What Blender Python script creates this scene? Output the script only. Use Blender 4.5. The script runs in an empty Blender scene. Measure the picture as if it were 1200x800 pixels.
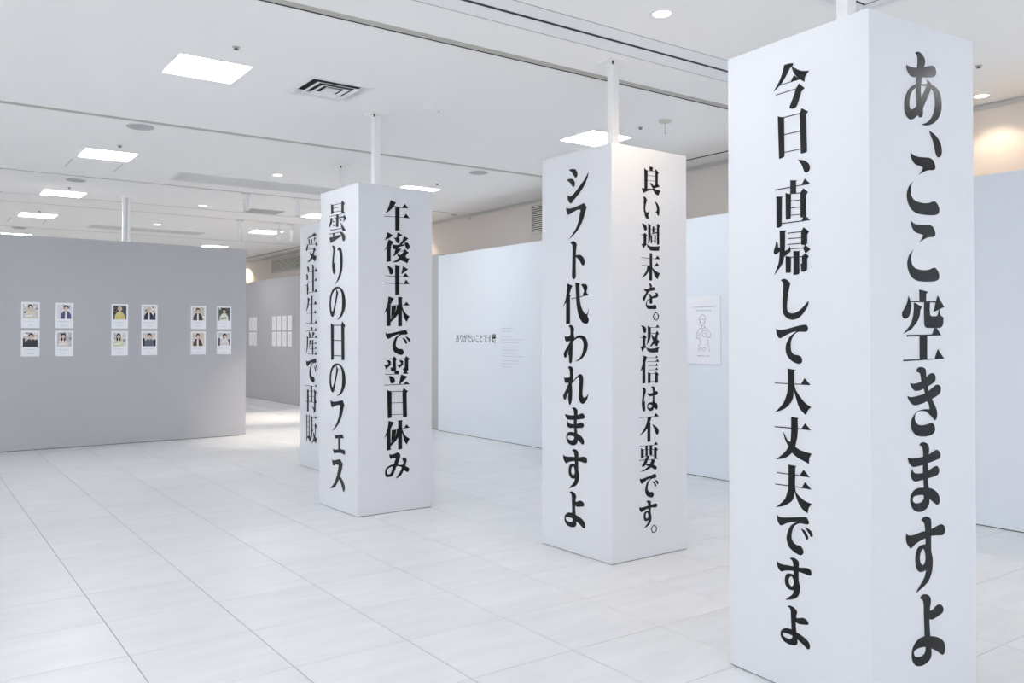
import bpy, bmesh, math, random
from mathutils import Vector, Matrix
from mathutils.geometry import tessellate_polygon

random.seed(11)
scene = bpy.context.scene
COL = scene.collection

# ------------------------------------------------------------------ camera
EYE = 1.485
cam_data = bpy.data.cameras.new('camera')
cam = bpy.data.objects.new('camera', cam_data)
COL.objects.link(cam)
cam_data.sensor_width = 36.0
cam_data.lens = 1002.55 / 1200 * 36.0
cam_data.shift_y = (379.857 - 400.0) / 1200.0
cam_data.clip_end = 100
CM = ((0.8126158799, 0.0087400928, 0.5827341095),
      (-0.5827993143, 0.0111139205, 0.8125401159),
      (0.0006252149, -0.9999000408, 0.0141250692))      # columns: right, down, forward
rot = Matrix(((CM[0][0], -CM[0][1], -CM[0][2]),
              (CM[1][0], -CM[1][1], -CM[1][2]),
              (CM[2][0], -CM[2][1], -CM[2][2])))
cam.matrix_world = Matrix.Translation((0, 0, EYE)) @ rot.to_4x4()
scene.camera = cam

# ------------------------------------------------------------------ world, exposure
SKY = 1.1
world = bpy.data.worlds.new('world')
scene.world = world
world.use_nodes = True
world.node_tree.nodes['Background'].inputs[0].default_value = (0.83, 0.915, 1.0, 1)
world.node_tree.nodes['Background'].inputs[1].default_value = SKY
scene.view_settings.view_transform = 'Standard'
scene.view_settings.look = 'None'
scene.view_settings.gamma = 1.0
scene.view_settings.use_curve_mapping = False
scene.view_settings.exposure = 0.58
scene.cycles.max_bounces = 12
scene.cycles.diffuse_bounces = 8

PANEL_STRENGTH = 15.0
PANEL_COLOR = (0.975, 0.99, 1.0)
WARM = (1.0, 0.77, 0.53)

CEIL = 3.45
PILLAR_H = 2.7537

# ------------------------------------------------------------------ materials
MATS = {}


def mat(name, color, rough=0.6, spec=0.3, emit=None, noise=None, metal=0.0, bump=None):
    """noise = (scale, amount) mild tone variation; bump = (scale, strength)"""
    if name in MATS:
        return MATS[name]
    m = bpy.data.materials.new(name)
    m.use_nodes = True
    nt = m.node_tree
    b = nt.nodes['Principled BSDF']
    b.inputs['Base Color'].default_value = (*color, 1)
    b.inputs['Roughness'].default_value = rough
    b.inputs['Specular IOR Level'].default_value = spec
    b.inputs['Metallic'].default_value = metal
    if emit:
        b.inputs['Emission Color'].default_value = (*emit[0], 1)
        b.inputs['Emission Strength'].default_value = emit[1]
    if noise or bump:
        geo = nt.nodes.new('ShaderNodeNewGeometry')
    if noise:
        n = nt.nodes.new('ShaderNodeTexNoise')
        n.inputs['Scale'].default_value = noise[0]
        n.inputs['Detail'].default_value = 4
        nt.links.new(geo.outputs['Position'], n.inputs['Vector'])
        r = nt.nodes.new('ShaderNodeMapRange')
        r.inputs['From Min'].default_value = 0.3
        r.inputs['From Max'].default_value = 0.7
        r.inputs['To Min'].default_value = 1 - noise[1]
        r.inputs['To Max'].default_value = 1 + noise[1]
        nt.links.new(n.outputs['Fac'], r.inputs['Value'])
        mul = nt.nodes.new('ShaderNodeVectorMath')
        mul.operation = 'SCALE'
        mul.inputs[0].default_value = color
        nt.links.new(r.outputs['Result'], mul.inputs['Scale'])
        nt.links.new(mul.outputs['Vector'], b.inputs['Base Color'])
    if bump:
        n2 = nt.nodes.new('ShaderNodeTexNoise')
        n2.inputs['Scale'].default_value = bump[0]
        nt.links.new(geo.outputs['Position'], n2.inputs['Vector'])
        bp = nt.nodes.new('ShaderNodeBump')
        bp.inputs['Strength'].default_value = bump[1]
        bp.inputs['Distance'].default_value = 0.002
        nt.links.new(n2.outputs['Fac'], bp.inputs['Height'])
        nt.links.new(bp.outputs['Normal'], b.inputs['Normal'])
    MATS[name] = m
    return m


def tile_material():
    m = bpy.data.materials.new('stone_tile')
    m.use_nodes = True
    nt = m.node_tree
    L = nt.links.new
    b = nt.nodes['Principled BSDF']
    geo = nt.nodes.new('ShaderNodeNewGeometry')
    mp = nt.nodes.new('ShaderNodeMapping')
    mp.inputs['Scale'].default_value = (0.9, 4.5, 1)      # drawn-out veins, as in the stone-look tile
    L(geo.outputs['Position'], mp.inputs['Vector'])
    # per-tile shift of the pattern and of the tone
    cell = nt.nodes.new('ShaderNodeVectorMath')
    cell.operation = 'SUBTRACT'
    cell.inputs[1].default_value = (0.31, 1.99, 0)
    L(geo.outputs['Position'], cell.inputs[0])
    sn = nt.nodes.new('ShaderNodeVectorMath')
    sn.operation = 'SCALE'
    sn.inputs['Scale'].default_value = 1 / TILE
    L(cell.outputs['Vector'], sn.inputs[0])
    fl = nt.nodes.new('ShaderNodeVectorMath')
    fl.operation = 'FLOOR'
    L(sn.outputs['Vector'], fl.inputs[0])
    wn = nt.nodes.new('ShaderNodeTexWhiteNoise')
    wn.noise_dimensions = '2D'
    L(fl.outputs['Vector'], wn.inputs['Vector'])
    off = nt.nodes.new('ShaderNodeVectorMath')
    off.operation = 'SCALE'
    off.inputs['Scale'].default_value = 7.0
    L(wn.outputs['Color'], off.inputs[0])
    add = nt.nodes.new('ShaderNodeVectorMath')
    add.operation = 'ADD'
    L(mp.outputs['Vector'], add.inputs[0])
    L(off.outputs['Vector'], add.inputs[1])
    n = nt.nodes.new('ShaderNodeTexNoise')
    n.inputs['Scale'].default_value = 2.2
    n.inputs['Detail'].default_value = 8
    n.inputs['Roughness'].default_value = 0.62
    L(add.outputs['Vector'], n.inputs['Vector'])
    r = nt.nodes.new('ShaderNodeMapRange')
    r.inputs['From Min'].default_value = 0.3
    r.inputs['From Max'].default_value = 0.7
    r.inputs['To Min'].default_value = 0.945
    r.inputs['To Max'].default_value = 1.05
    L(n.outputs['Fac'], r.inputs['Value'])
    r2 = nt.nodes.new('ShaderNodeMapRange')
    r2.inputs['To Min'].default_value = 0.975
    r2.inputs['To Max'].default_value = 1.02
    L(wn.outputs['Value'], r2.inputs['Value'])
    mu = nt.nodes.new('ShaderNodeMath')
    mu.operation = 'MULTIPLY'
    L(r.outputs['Result'], mu.inputs[0])
    L(r2.outputs['Result'], mu.inputs[1])
    v = nt.nodes.new('ShaderNodeVectorMath')
    v.operation = 'SCALE'
    v.inputs[0].default_value = (0.70, 0.71, 0.735)
    L(mu.outputs[0], v.inputs['Scale'])
    L(v.outputs['Vector'], b.inputs['Base Color'])
    b.inputs['Roughness'].default_value = 0.3
    b.inputs['Specular IOR Level'].default_value = 0.45
    n3 = nt.nodes.new('ShaderNodeTexNoise')
    n3.inputs['Scale'].default_value = 60
    L(geo.outputs['Position'], n3.inputs['Vector'])
    bp = nt.nodes.new('ShaderNodeBump')
    bp.inputs['Strength'].default_value = 0.08
    bp.inputs['Distance'].default_value = 0.002
    L(n3.outputs['Fac'], bp.inputs['Height'])
    L(bp.outputs['Normal'], b.inputs['Normal'])
    return m


TILE = 0.575
M_TILE = tile_material()
M_GROUT = mat('grout', (0.33, 0.33, 0.34), 0.9)
M_CEIL = mat('ceiling_paint', (0.95, 0.94, 0.92), 0.9, 0.1, bump=(150, 0.05))
M_BEIGE_STRIP = mat('beige_channel', (0.52, 0.51, 0.465), 0.7)
M_SHADOWGAP = mat('dark_gasket', (0.16, 0.155, 0.15), 0.6)
M_SLOT = mat('dark_slot', (0.03, 0.032, 0.038), 0.7)
M_PILLAR = mat('pillar_white', (0.755, 0.765, 0.80), 0.5, 0.25, bump=(8, 0.05))
M_WHITEWALL = mat('white_wall', (0.80, 0.85, 0.915), 0.6, 0.2)
M_GREYWALL = mat('grey_wall', (0.49, 0.49, 0.515), 0.7, 0.2)
M_ROOMWALL = mat('room_wall', (0.74, 0.685, 0.645), 0.8, 0.1)
M_INK = mat('black_vinyl', (0.012, 0.012, 0.014), 0.22, 0.2)
M_WMETAL = mat('white_metal', (0.9, 0.9, 0.9), 0.35, 0.5)
M_ALU = mat('aluminium', (0.75, 0.76, 0.78), 0.3, 0.5, metal=0.7)
M_GREY = mat('grey_plastic', (0.5, 0.51, 0.52), 0.6)
M_PALEGREY = mat('pale_grey_metal', (0.58, 0.58, 0.57), 0.6)
M_DARKMETAL = mat('dark_metal', (0.09, 0.09, 0.1), 0.4)
M_LIGHTGRILLE = mat('light_grille', (0.80, 0.80, 0.79), 0.6)
M_CREAM = mat('cream_metal', (0.68, 0.68, 0.6), 0.5)
M_PAPER = mat('card_paper', (0.88, 0.89, 0.93), 0.5, 0.3)
M_MARK = mat('print_grey', (0.2, 0.21, 0.26), 0.8)
M_PENCIL = mat('pencil_line', (0.27, 0.28, 0.33), 0.8)
M_DIFF = mat('lit_diffuser', (0.9, 0.9, 0.9), 0.5, emit=(PANEL_COLOR, PANEL_STRENGTH))
M_WLED = mat('lit_warm_lens', (0.9, 0.85, 0.75), 0.5, emit=((1.0, 0.85, 0.65), 9.0))


# ------------------------------------------------------------------ helpers
def link(name, bm, materials, parent=None, smooth=False):
    me = bpy.data.meshes.new(name)
    bm.normal_update()
    bm.to_mesh(me)
    bm.free()
    if not isinstance(materials, (list, tuple)):
        materials = [materials]
    for m in materials:
        me.materials.append(m)
    if smooth:
        for p in me.polygons:
            p.use_smooth = True
    o = bpy.data.objects.new(name, me)
    COL.objects.link(o)
    if parent:
        o.parent = parent
    return o


def box(bm, x0, x1, y0, y1, z0, z1, mi=0, bevel=0.0):
    vs = [bm.verts.new(p) for p in ((x0, y0, z0), (x1, y0, z0), (x1, y1, z0), (x0, y1, z0),
                                    (x0, y0, z1), (x1, y0, z1), (x1, y1, z1), (x0, y1, z1))]
    fs = []
    for f in ((3, 2, 1, 0), (4, 5, 6, 7), (0, 1, 5, 4), (1, 2, 6, 5), (2, 3, 7, 6), (3, 0, 4, 7)):
        fc = bm.faces.new([vs[i] for i in f])
        fc.material_index = mi
        fs.append(fc)
    if bevel:
        es = list({e for f in fs for e in f.edges})
        bmesh.ops.bevel(bm, geom=es, offset=bevel, segments=2, affect='EDGES', profile=0.5)
    return fs


def cyl(bm, cx, cy, z0, z1, r0, r1=None, seg=24, mi=0):
    r1 = r0 if r1 is None else r1
    a = [bm.verts.new((cx + r0 * math.cos(2 * math.pi * i / seg), cy + r0 * math.sin(2 * math.pi * i / seg), z0)) for i in range(seg)]
    b = [bm.verts.new((cx + r1 * math.cos(2 * math.pi * i / seg), cy + r1 * math.sin(2 * math.pi * i / seg), z1)) for i in range(seg)]
    for i in range(seg):
        j = (i + 1) % seg
        bm.faces.new((a[i], a[j], b[j], b[i])).material_index = mi
    bm.faces.new(a[::-1]).material_index = mi
    bm.faces.new(b).material_index = mi


def lathe(bm, prof, cx=0, cy=0, seg=28, mi=0):
    """prof = [(r, z)...] open profile revolved about the vertical axis"""
    rings = []
    for r, z in prof:
        if r < 1e-6:
            rings.append([bm.verts.new((cx, cy, z))])
        else:
            rings.append([bm.verts.new((cx + r * math.cos(2 * math.pi * i / seg), cy + r * math.sin(2 * math.pi * i / seg), z)) for i in range(seg)])
    for A, B in zip(rings, rings[1:]):
        for i in range(seg):
            j = (i + 1) % seg
            if len(A) == 1 and len(B) == 1:
                continue
            if len(A) == 1:
                f = bm.faces.new((A[0], B[j], B[i]))
            elif len(B) == 1:
                f = bm.faces.new((A[i], A[j], B[0]))
            else:
                f = bm.faces.new((A[i], A[j], B[j], B[i]))
            f.material_index = mi


def empty(name, loc, label, cat, rz=0.0, group=None):
    o = bpy.data.objects.new(name, None)
    o.empty_display_size = 0.1
    COL.objects.link(o)
    o.location = loc
    o.rotation_euler = (0, 0, rz)
    o['label'] = label
    o['category'] = cat
    if group:
        o['group'] = group
    return o


def tag(o, label, cat, group=None):
    o['label'] = label
    o['category'] = cat
    if group:
        o['group'] = group
    return o


def structure(o):
    o['kind'] = 'structure'
    return o


# ------------------------------------------------------------------ the room shell
X0, X1, Y0, Y1 = -8.0, 7.45, -6.0, 25.0

bm = bmesh.new()
box(bm, X0, X1 + 0.1, Y0, Y1, -0.12, -0.003)
floor = structure(link('floor', bm, M_GROUT))

TX0, TY0 = 0.31, 1.99        # one joint crossing; the grid repeats every TILE


def in_view(x, y):
    dx, dy = x, y
    depth = CM[0][2] * dx + CM[1][2] * dy
    side = CM[0][0] * dx + CM[1][0] * dy
    if depth < 0.8:
        return False
    px = 600 + 1002.55 * side / depth
    py = 380 + 1002.55 * (EYE / depth)
    return -60 < px < 1260 and py < 900


cells = []
i0, i1 = math.floor((X0 - TX0) / TILE), math.ceil((X1 - TX0) / TILE)
j0, j1 = math.floor((Y0 - TY0) / TILE), math.ceil((Y1 - TY0) / TILE)
for i in range(i0, i1):
    for j in range(j0, j1):
        x, y = TX0 + i * TILE, TY0 + j * TILE
        cx, cy = x + TILE / 2, y + TILE / 2
        seen = in_view(cx, cy) and cx < 7.0 and not (cy > 12.9 and cx < 4.2)
        cells.append((0 if seen else 1, math.hypot(cx, cy), x, y))
cells.sort()
G = 0.0022
bm = bmesh.new()
fs = box(bm, G, TILE - G, G, TILE - G, -0.004, 0.0)
bmesh.ops.bevel(bm, geom=[e for e in bm.edges if all(v.co.z > -0.001 for v in e.verts)], offset=0.0012, segments=1, affect='EDGES')
first = link('tile', bm, M_TILE, floor)
first.location = (cells[0][2], cells[0][3], 0)
for k in range(1, 300):
    t = first.copy()
    COL.objects.link(t)
    t.parent = floor
    t.location = (cells[k][2], cells[k][3], 0)
bm = bmesh.new()
for c in cells[300:]:
    x, y = c[2], c[3]
    box(bm, max(x, X0) + G, min(x + TILE, X1) - G, max(y, Y0) + G, min(y + TILE, Y1) - G, -0.004, 0.0)
rest = link('tile', bm, M_TILE, floor)
rest['kind'] = 'stuff'


def wall_box(name, x0, x1, y0, y1, z0, z1, m, parent=None):
    bm = bmesh.new()
    box(bm, x0, x1, y0, y1, z0, z1)
    o = link(name, bm, m, parent)
    return o


structure(wall_box('wall_right', X1, X1 + 0.1, Y0, Y1, 0, CEIL + 0.1, M_ROOMWALL))
# wall behind the camera, its unseen windows added to light the pillar fronts
added_nwins = [(-6.5, -2.5), (-1.5, 2.5), (3.2, 6.8)]
bm = bmesh.new()
x = X0 - 0.1
for a, b_ in added_nwins + [(X1 + 0.1, X1 + 0.1)]:
    box(bm, x, a, Y0 - 0.1, Y0, -0.1, CEIL + 0.1)
    x = b_
for a, b_ in added_nwins:
    box(bm, a, b_, Y0 - 0.1, Y0, -0.1, 0.5)
    box(bm, a, b_, Y0 - 0.1, Y0, 3.1, CEIL + 0.1)
structure(link('wall_near', bm, M_ROOMWALL))
for n, (a, b_) in enumerate(added_nwins):
    bm = bmesh.new()
    for xa in (a, (a + b_) / 2 - 0.03, b_ - 0.06):
        box(bm, xa, xa + 0.06, Y0 - 0.08, Y0 - 0.02, 0.5, 3.1)
    for za in (0.5, 3.04):
        box(bm, a, b_, Y0 - 0.08, Y0 - 0.02, za, za + 0.06)
    structure(link('window_%d' % (n + 5), bm, M_WMETAL))
    pd = bpy.data.lights.new('window_portal', 'AREA')
    pd.shape = 'RECTANGLE'
    pd.size, pd.size_y = b_ - a, 2.6
    pd.cycles.is_portal = True
    po = bpy.data.objects.new('window_portal', pd)
    COL.objects.link(po)
    po.location = ((a + b_) / 2, Y0 - 0.05, 1.8)
    po.rotation_euler = (math.pi / 2, 0, 0)
# outer wall on the left with a row of unseen windows added to supply daylight
added_wins = [(-4.5, -0.5), (0.5, 4.5), (5.5, 9.5), (10.5, 14.5)]
bm = bmesh.new()
y = Y0
for a, b_ in added_wins + [(Y1, Y1)]:
    box(bm, X0 - 0.1, X0, y, a, -0.1, CEIL + 0.1)
    y = b_
for a, b_ in added_wins:
    box(bm, X0 - 0.1, X0, a, b_, -0.1, 0.5)
    box(bm, X0 - 0.1, X0, a, b_, 3.1, CEIL + 0.1)
structure(link('wall_left', bm, M_ROOMWALL))
for n, (a, b_) in enumerate(added_wins):
    bm = bmesh.new()
    for ya in (a, (a + b_) / 2 - 0.03, b_ - 0.06):
        box(bm, X0 - 0.08, X0 - 0.02, ya, ya + 0.06, 0.5, 3.1)
    for za in (0.5, 3.04):
        box(bm, X0 - 0.08, X0 - 0.02, a, b_, za, za + 0.06)
    structure(link('window_%d' % (n + 1), bm, M_WMETAL))
    pd = bpy.data.lights.new('window_portal', 'AREA')
    pd.shape = 'RECTANGLE'
    pd.size, pd.size_y = 2.6, b_ - a
    pd.cycles.is_portal = True
    po = bpy.data.objects.new('window_portal', pd)
    COL.objects.link(po)
    po.location = (X0 - 0.05, (a + b_) / 2, 1.8)
    po.rotation_euler = (0, -math.pi / 2, 0)
structure(wall_box('wall_far', X0 - 0.1, X1 + 0.1, Y1, Y1 + 0.1, -0.1, CEIL + 0.1, M_ROOMWALL))

structure(wall_box('trim_1', X1 - 0.012, X1, Y0, Y1, CEIL - 0.045, CEIL - 0.008, M_PALEGREY))

# ceiling: plasterboard fields with real channels between them
channels = [(-1.95, 0.09), (1.45, 0.09), (4.82, 0.095), (8.27, 0.095), (11.60, 0.07), (14.37, 0.06), (17.62, 0.07), (21.0, 0.07)]
slot = (4.035, 4.385)
seam = (13.50, 0.05)
cuts = sorted([(a, a + w) for a, w in channels] + [slot, (seam[0], seam[0] + seam[1])])
# openings in the plasterboard: recessed light panels and air diffusers
LX = [-5.72, -1.94, 1.83, 5.62]
LY = [-4.6, -1.0, 2.62, 6.41, 10.09, 13.18, 15.81, 19.12, 22.6]
LH = 0.262
light_spots = [(x, y) for x in LX for y in LY if not (x > 5 and y == 2.62)]
light_spots += [(6.35, 0.05), (-0.1, 4.5)]  # off-grid unseen panels added for the reflections on the nearest lettering
vents = [(2.53, 3.05, 6.13, 6.65), (4.22, 4.76, 2.46, 3.01)]
holes = [(x - LH, x + LH, y - LH, y + LH) for x, y in light_spots] + vents


def slab(bm, x0, x1, y0, y1):
    hs = [h for h in holes if h[2] < y1 and h[3] > y0 and h[0] < x1 and h[1] > x0]
    ys = sorted({y0, y1} | {v for h in hs for v in (h[2], h[3]) if y0 < v < y1})
    for ya, yb in zip(ys, ys[1:]):
        row = sorted(h for h in hs if h[2] < yb - 1e-6 and h[3] > ya + 1e-6)
        x = x0
        for h in row:
            box(bm, x, h[0], ya, yb, CEIL, CEIL + 0.05)
            x = h[1]
        box(bm, x, x1, ya, yb, CEIL, CEIL + 0.05)


bm = bmesh.new()
y = Y0
for a, b_ in cuts + [(Y1, Y1)]:
    slab(bm, X0, 7.108, y, a)
    y = b_
box(bm, 7.15, X1, Y0, Y1, CEIL, CEIL + 0.05)
SLOTS = [(4.9, 9.2), (16.8, Y1)]             # slots along the wall, shade painted by dark flush strips; plain ceiling between
for ya, yb in ((Y0, 4.9), (9.2, 16.8)):
    box(bm, 7.108, 7.15, ya, yb, CEIL, CEIL + 0.05)
ceiling = structure(link('ceiling', bm, M_CEIL))
structure(wall_box('trim_2', X0, X1, Y0, Y1, CEIL + 0.051, CEIL + 0.06, M_SLOT))
bm = bmesh.new()
for ya, yb in SLOTS:
    box(bm, 7.108, 7.15, ya, yb, CEIL + 0.001, CEIL + 0.02)
structure(link('trim_3', bm, M_SLOT))
k = 4
for a, w in channels:
    bm = bmesh.new()
    g = 0.014 if a < 6 else 0.0
    box(bm, X0, 7.108, a, a + w - g, CEIL + 0.003, CEIL + 0.016, 0)
    if g:
        box(bm, X0, 7.108, a + w - g, a + w, CEIL + 0.001, CEIL + 0.03, 1)
    structure(link('trim_%d' % k, bm, [M_BEIGE_STRIP, M_SLOT]))
    k += 1
bm = bmesh.new()
box(bm, X0, 7.108, seam[0], seam[0] + seam[1], CEIL + 0.001, CEIL + 0.02)
structure(link('trim_%d' % k, bm, M_PALEGREY))

# linear air slot: white blades, gap shade painted by near-black flush strips
sl = empty('slot_diffuser', (0, 4.21, CEIL), 'long white linear air slot with one dark gap crossing the ceiling', 'air vent')
for ya, yb in ((-0.168, -0.02), (0.012, 0.168)):
    bm = bmesh.new()
    box(bm, X0, 7.12, ya, yb, 0.0, 0.02)
    link('blade', bm, M_WMETAL, sl)
bm = bmesh.new()
box(bm, X0, 7.12, -0.02, 0.012, 0.001, 0.03)
box(bm, X0, 7.12, -0.175, -0.168, 0.001, 0.03)
box(bm, X0, 7.12, 0.168, 0.175, 0.001, 0.03)
link('dark_gap', bm, M_SLOT, sl)

# ------------------------------------------------------------------ ceiling fixtures
def square_ring(bm, a, b, za, zb, mi=0):
    """frustum skin between the square of half size a at height za and half size b at zb"""
    A = [bm.verts.new((sx * a, sy * a, za)) for sx, sy in ((-1, -1), (1, -1), (1, 1), (-1, 1))]
    B = [bm.verts.new((sx * b, sy * b, zb)) for sx, sy in ((-1, -1), (1, -1), (1, 1), (-1, 1))]
    for i in range(4):
        j = (i + 1) % 4
        bm.faces.new((A[i], A[j], B[j], B[i])).material_index = mi


def frame_bm(h, w, z0, z1):
    bm = bmesh.new()
    square_ring(bm, h, h - w, z0, z0)
    square_ring(bm, h - w, h - w, z0, z1)
    square_ring(bm, h, h, z0, z0 + 0.004)
    return bm


light_labels = {
    (1.83, 6.41): 'largest square white ceiling light panel left of the square air diffuser',
    (1.83, 10.09): 'square white ceiling light panel second nearest in the left row, below the grey speaker disc',
    (1.83, 13.18): 'square white ceiling light panel third nearest in the left row, left of the aluminium post',
    (1.83, 15.81): 'smallest fully visible ceiling light panel of the left row',
    (1.83, 19.12): 'sliver of a ceiling light panel just above the left end of the grey photo wall',
    (5.62, 6.41): 'square white ceiling light panel behind the post of the middle lettered pillar',
    (5.62, 10.09): 'thin lit strip of a ceiling light panel above the second pillar from the left',
    (5.62, 13.18): 'ceiling light panel cut off by the left edge of the second lettered pillar',
    (5.62, 15.81): 'ceiling light panel crossed by white spotlights, right of the grey portrait wall',
    (5.62, 19.12): 'sliver of a ceiling light panel just above the right end of the grey photo wall',
}
for n, (x, y) in enumerate(light_spots):
    lab = light_labels.get((x, y))
    t = empty('ceiling_light', (x, y, CEIL), lab or 'square ceiling light panel out of frame', 'ceiling light', 0.0,
              'square ceiling light panels' if lab else 'square ceiling light panels out of frame')
    link('frame', frame_bm(LH + 0.004, 0.012, -0.003, 0.03), M_WMETAL, t)
    bm = bmesh.new()
    box(bm, -LH + 0.001, LH - 0.001, -LH + 0.001, LH - 0.001, 0.012, 0.03)
    link('diffuser', bm, M_DIFF, t)


def air_diffuser(x, y, h, label):
    t = empty('air_diffuser', (x, y, CEIL), label, 'air vent')
    bm = bmesh.new()
    square_ring(bm, h + 0.02, h - 0.02, -0.004, -0.004)
    square_ring(bm, h + 0.02, h + 0.02, -0.004, 0.0)
    square_ring(bm, h - 0.02, h - 0.045, -0.004, 0.03)
    link('frame', bm, M_WMETAL, t)
    for i in range(3):
        a = h - 0.075 - i * 0.06
        bm = bmesh.new()
        square_ring(bm, a, a - 0.032, -0.004, 0.004)
        square_ring(bm, a, a - 0.004, -0.004, -0.006)
        square_ring(bm, a - 0.004, a - 0.034, -0.006, 0.002)
        link('louver', bm, M_WMETAL, t)
    bm = bmesh.new()
    box(bm, -0.05, 0.05, -0.05, 0.05, 0.004, 0.008)
    link('centre_plate', bm, M_WMETAL, t)
    bm = bmesh.new()
    box(bm, -h, h, -h, h, 0.046, 0.05)
    link('duct', bm, M_SLOT, t)


air_diffuser(2.79, 6.39, 0.255, 'square four-way air diffuser with concentric louvers right of the largest light panel')
air_diffuser(4.49, 2.735, 0.265, 'square air diffuser mostly hidden above the nearest lettered pillar')


def downlight(x, y, label, warm=True, watts=25, spot_deg=85):
    t = empty('downlight', (x, y, CEIL), label, 'downlight', 0.0, 'round recessed downlights')
    bm = bmesh.new()
    lathe(bm, [(0.068, 0.0), (0.068, -0.004), (0.058, -0.005), (0.054, 0.0)])
    link('trim_ring', bm, M_WMETAL, t, smooth=True)
    bm = bmesh.new()
    lathe(bm, [(0.055, -0.001), (0.03, -0.0035), (0.0, -0.004)])
    link('lens', bm, M_WLED, t, smooth=True)
    if watts:
        ld = bpy.data.lights.new('downlight_lamp', 'SPOT')
        ld.energy = watts
        ld.color = WARM
        ld.spot_size = math.radians(spot_deg)
        ld.spot_blend = 0.35 if spot_deg < 120 else 0.8
        ld.shadow_soft_size = 0.07
        lo = bpy.data.objects.new('lamp', ld)
        COL.objects.link(lo)
        lo.parent = t
        lo.location = (0, 0, -0.02)


downlight(3.76, 3.68, 'round warm downlight near the top edge, right of the dark ceiling slot', watts=34, spot_deg=155)
downlight(3.74, 10.12, 'round downlight above the long grey return grille, left of the second pillar', watts=12)
downlight(3.71, 13.17, 'small round downlight between the aluminium post and the hanging spotlights', watts=12)
downlight(3.69, 15.86, 'smallest round downlight, just right of the aluminium post', watts=12)
downlight(7.17, 3.42, 'warm downlight close to the beige wall right of the nearest pillar', watts=13, spot_deg=118)
downlight(7.17, 2.5, 'warm downlight by the beige wall, next one out of frame to the right', watts=18, spot_deg=118)
downlight(7.17, 1.2, 'warm downlight by the beige wall, second one out of frame to the right', watts=18, spot_deg=118)
downlight(7.17, 4.6, 'warm downlight by the beige wall hidden behind the nearest pillar', watts=18, spot_deg=118)  # extra lamp added out of sight to spread the warm pool
downlight(7.2, 13.15, 'warm downlight by the beige wall hidden behind the second pillar', watts=42, spot_deg=118)
downlight(7.22, 22.3, 'warm downlight at the far end of the beige wall', watts=42, spot_deg=118)


def speaker(x, y, r, label, m=None):
    t = empty('ceiling_speaker', (x, y, CEIL), label, 'speaker', 0.0, 'flush round ceiling speakers')
    bm = bmesh.new()
    lathe(bm, [(r, 0.0), (r, -0.005), (r - 0.008, -0.008), (r - 0.012, -0.006)], seg=36)
    link('rim', bm, M_PALEGREY, t, smooth=True)
    bm = bmesh.new()
    lathe(bm, [(r - 0.012, -0.006), (r * 0.5, -0.008), (0, -0.009)], seg=36)
    link('grille', bm, m or M_GREY, t, smooth=True)


speaker(1.83, 8.54, 0.122, 'round grey ceiling speaker above the second light panel of the left row')
speaker(1.80, 11.94, 0.115, 'round grey ceiling speaker above the third light panel of the left row')
speaker(1.76, 17.8, 0.12, 'faint round ceiling speaker just above the left end of the grey photo wall')
speaker(5.64, 8.56, 0.112, 'round grey ceiling speaker between the second and third pillars')
speaker(7.27, 11.75, 0.06, 'tiny grey disc on the ceiling by the beige wall')


def sprinkler(x, y, label):
    t = empty('sprinkler', (x, y, CEIL), label, 'sprinkler', 0.0, 'small dark ceiling sprinklers')
    bm = bmesh.new()
    lathe(bm, [(0.026, 0.0), (0.024, -0.003), (0.012, -0.006), (0.0, -0.006)], seg=20)
    link('plate', bm, M_GREY, t, smooth=True)
    bm = bmesh.new()
    cyl(bm, 0, 0, -0.014, -0.005, 0.008, seg=12)
    lathe(bm, [(0.0, -0.018), (0.017, -0.017), (0.017, -0.015), (0.0, -0.012)], seg=16)
    link('nozzle', bm, M_DARKMETAL, t)


sprinkler(1.85, 5.80, 'dark sprinkler head above the largest light panel')
sprinkler(1.84, 9.51, 'dark sprinkler head above the second light panel of the left row')
sprinkler(1.82, 12.59, 'dark sprinkler head above the third light panel of the left row')
sprinkler(1.78, 15.22, 'tiny sprinkler head above the smallest fully visible light panel of the left row')
sprinkler(5.63, 9.51, 'tiny sprinkler head above the lit strip right of the second pillar')
sprinkler(5.65, 5.81, 'dark sprinkler head right of the middle pillar post')
sprinkler(6.35, 3.05, 'tiny dark sprinkler head at the right edge of the nearest pillar')

t = empty('smoke_detector', (5.65, 5.49, CEIL), 'round cream ceiling detector with a thin cord hanging from it', 'detector')
bm = bmesh.new()
lathe(bm, [(0.062, 0.0), (0.062, -0.008), (0.045, -0.020), (0.02, -0.024), (0.0, -0.024)])
link('body', bm, M_CREAM, t, smooth=True)
bm = bmesh.new()
cyl(bm, 0, 0, -0.115, -0.022, 0.0022, seg=8)
cyl(bm, 0, 0, -0.125, -0.112, 0.005, seg=10)
link('cord', bm, M_GREY, t)

t = empty('sensor_plate', (3.75, 6.40, CEIL), 'faint small white rectangular plate on the ceiling between the middle pillars', 'ceiling plate')
bm = bmesh.new()
box(bm, -0.085, 0.085, -0.03, 0.03, -0.008, 0.0, bevel=0.002)
link('plate', bm, M_CEIL, t)
bm = bmesh.new()
cyl(bm, 0.055, 0.0, -0.012, -0.008, 0.010, seg=14)
link('sensor_eye', bm, M_GREY, t)


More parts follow.
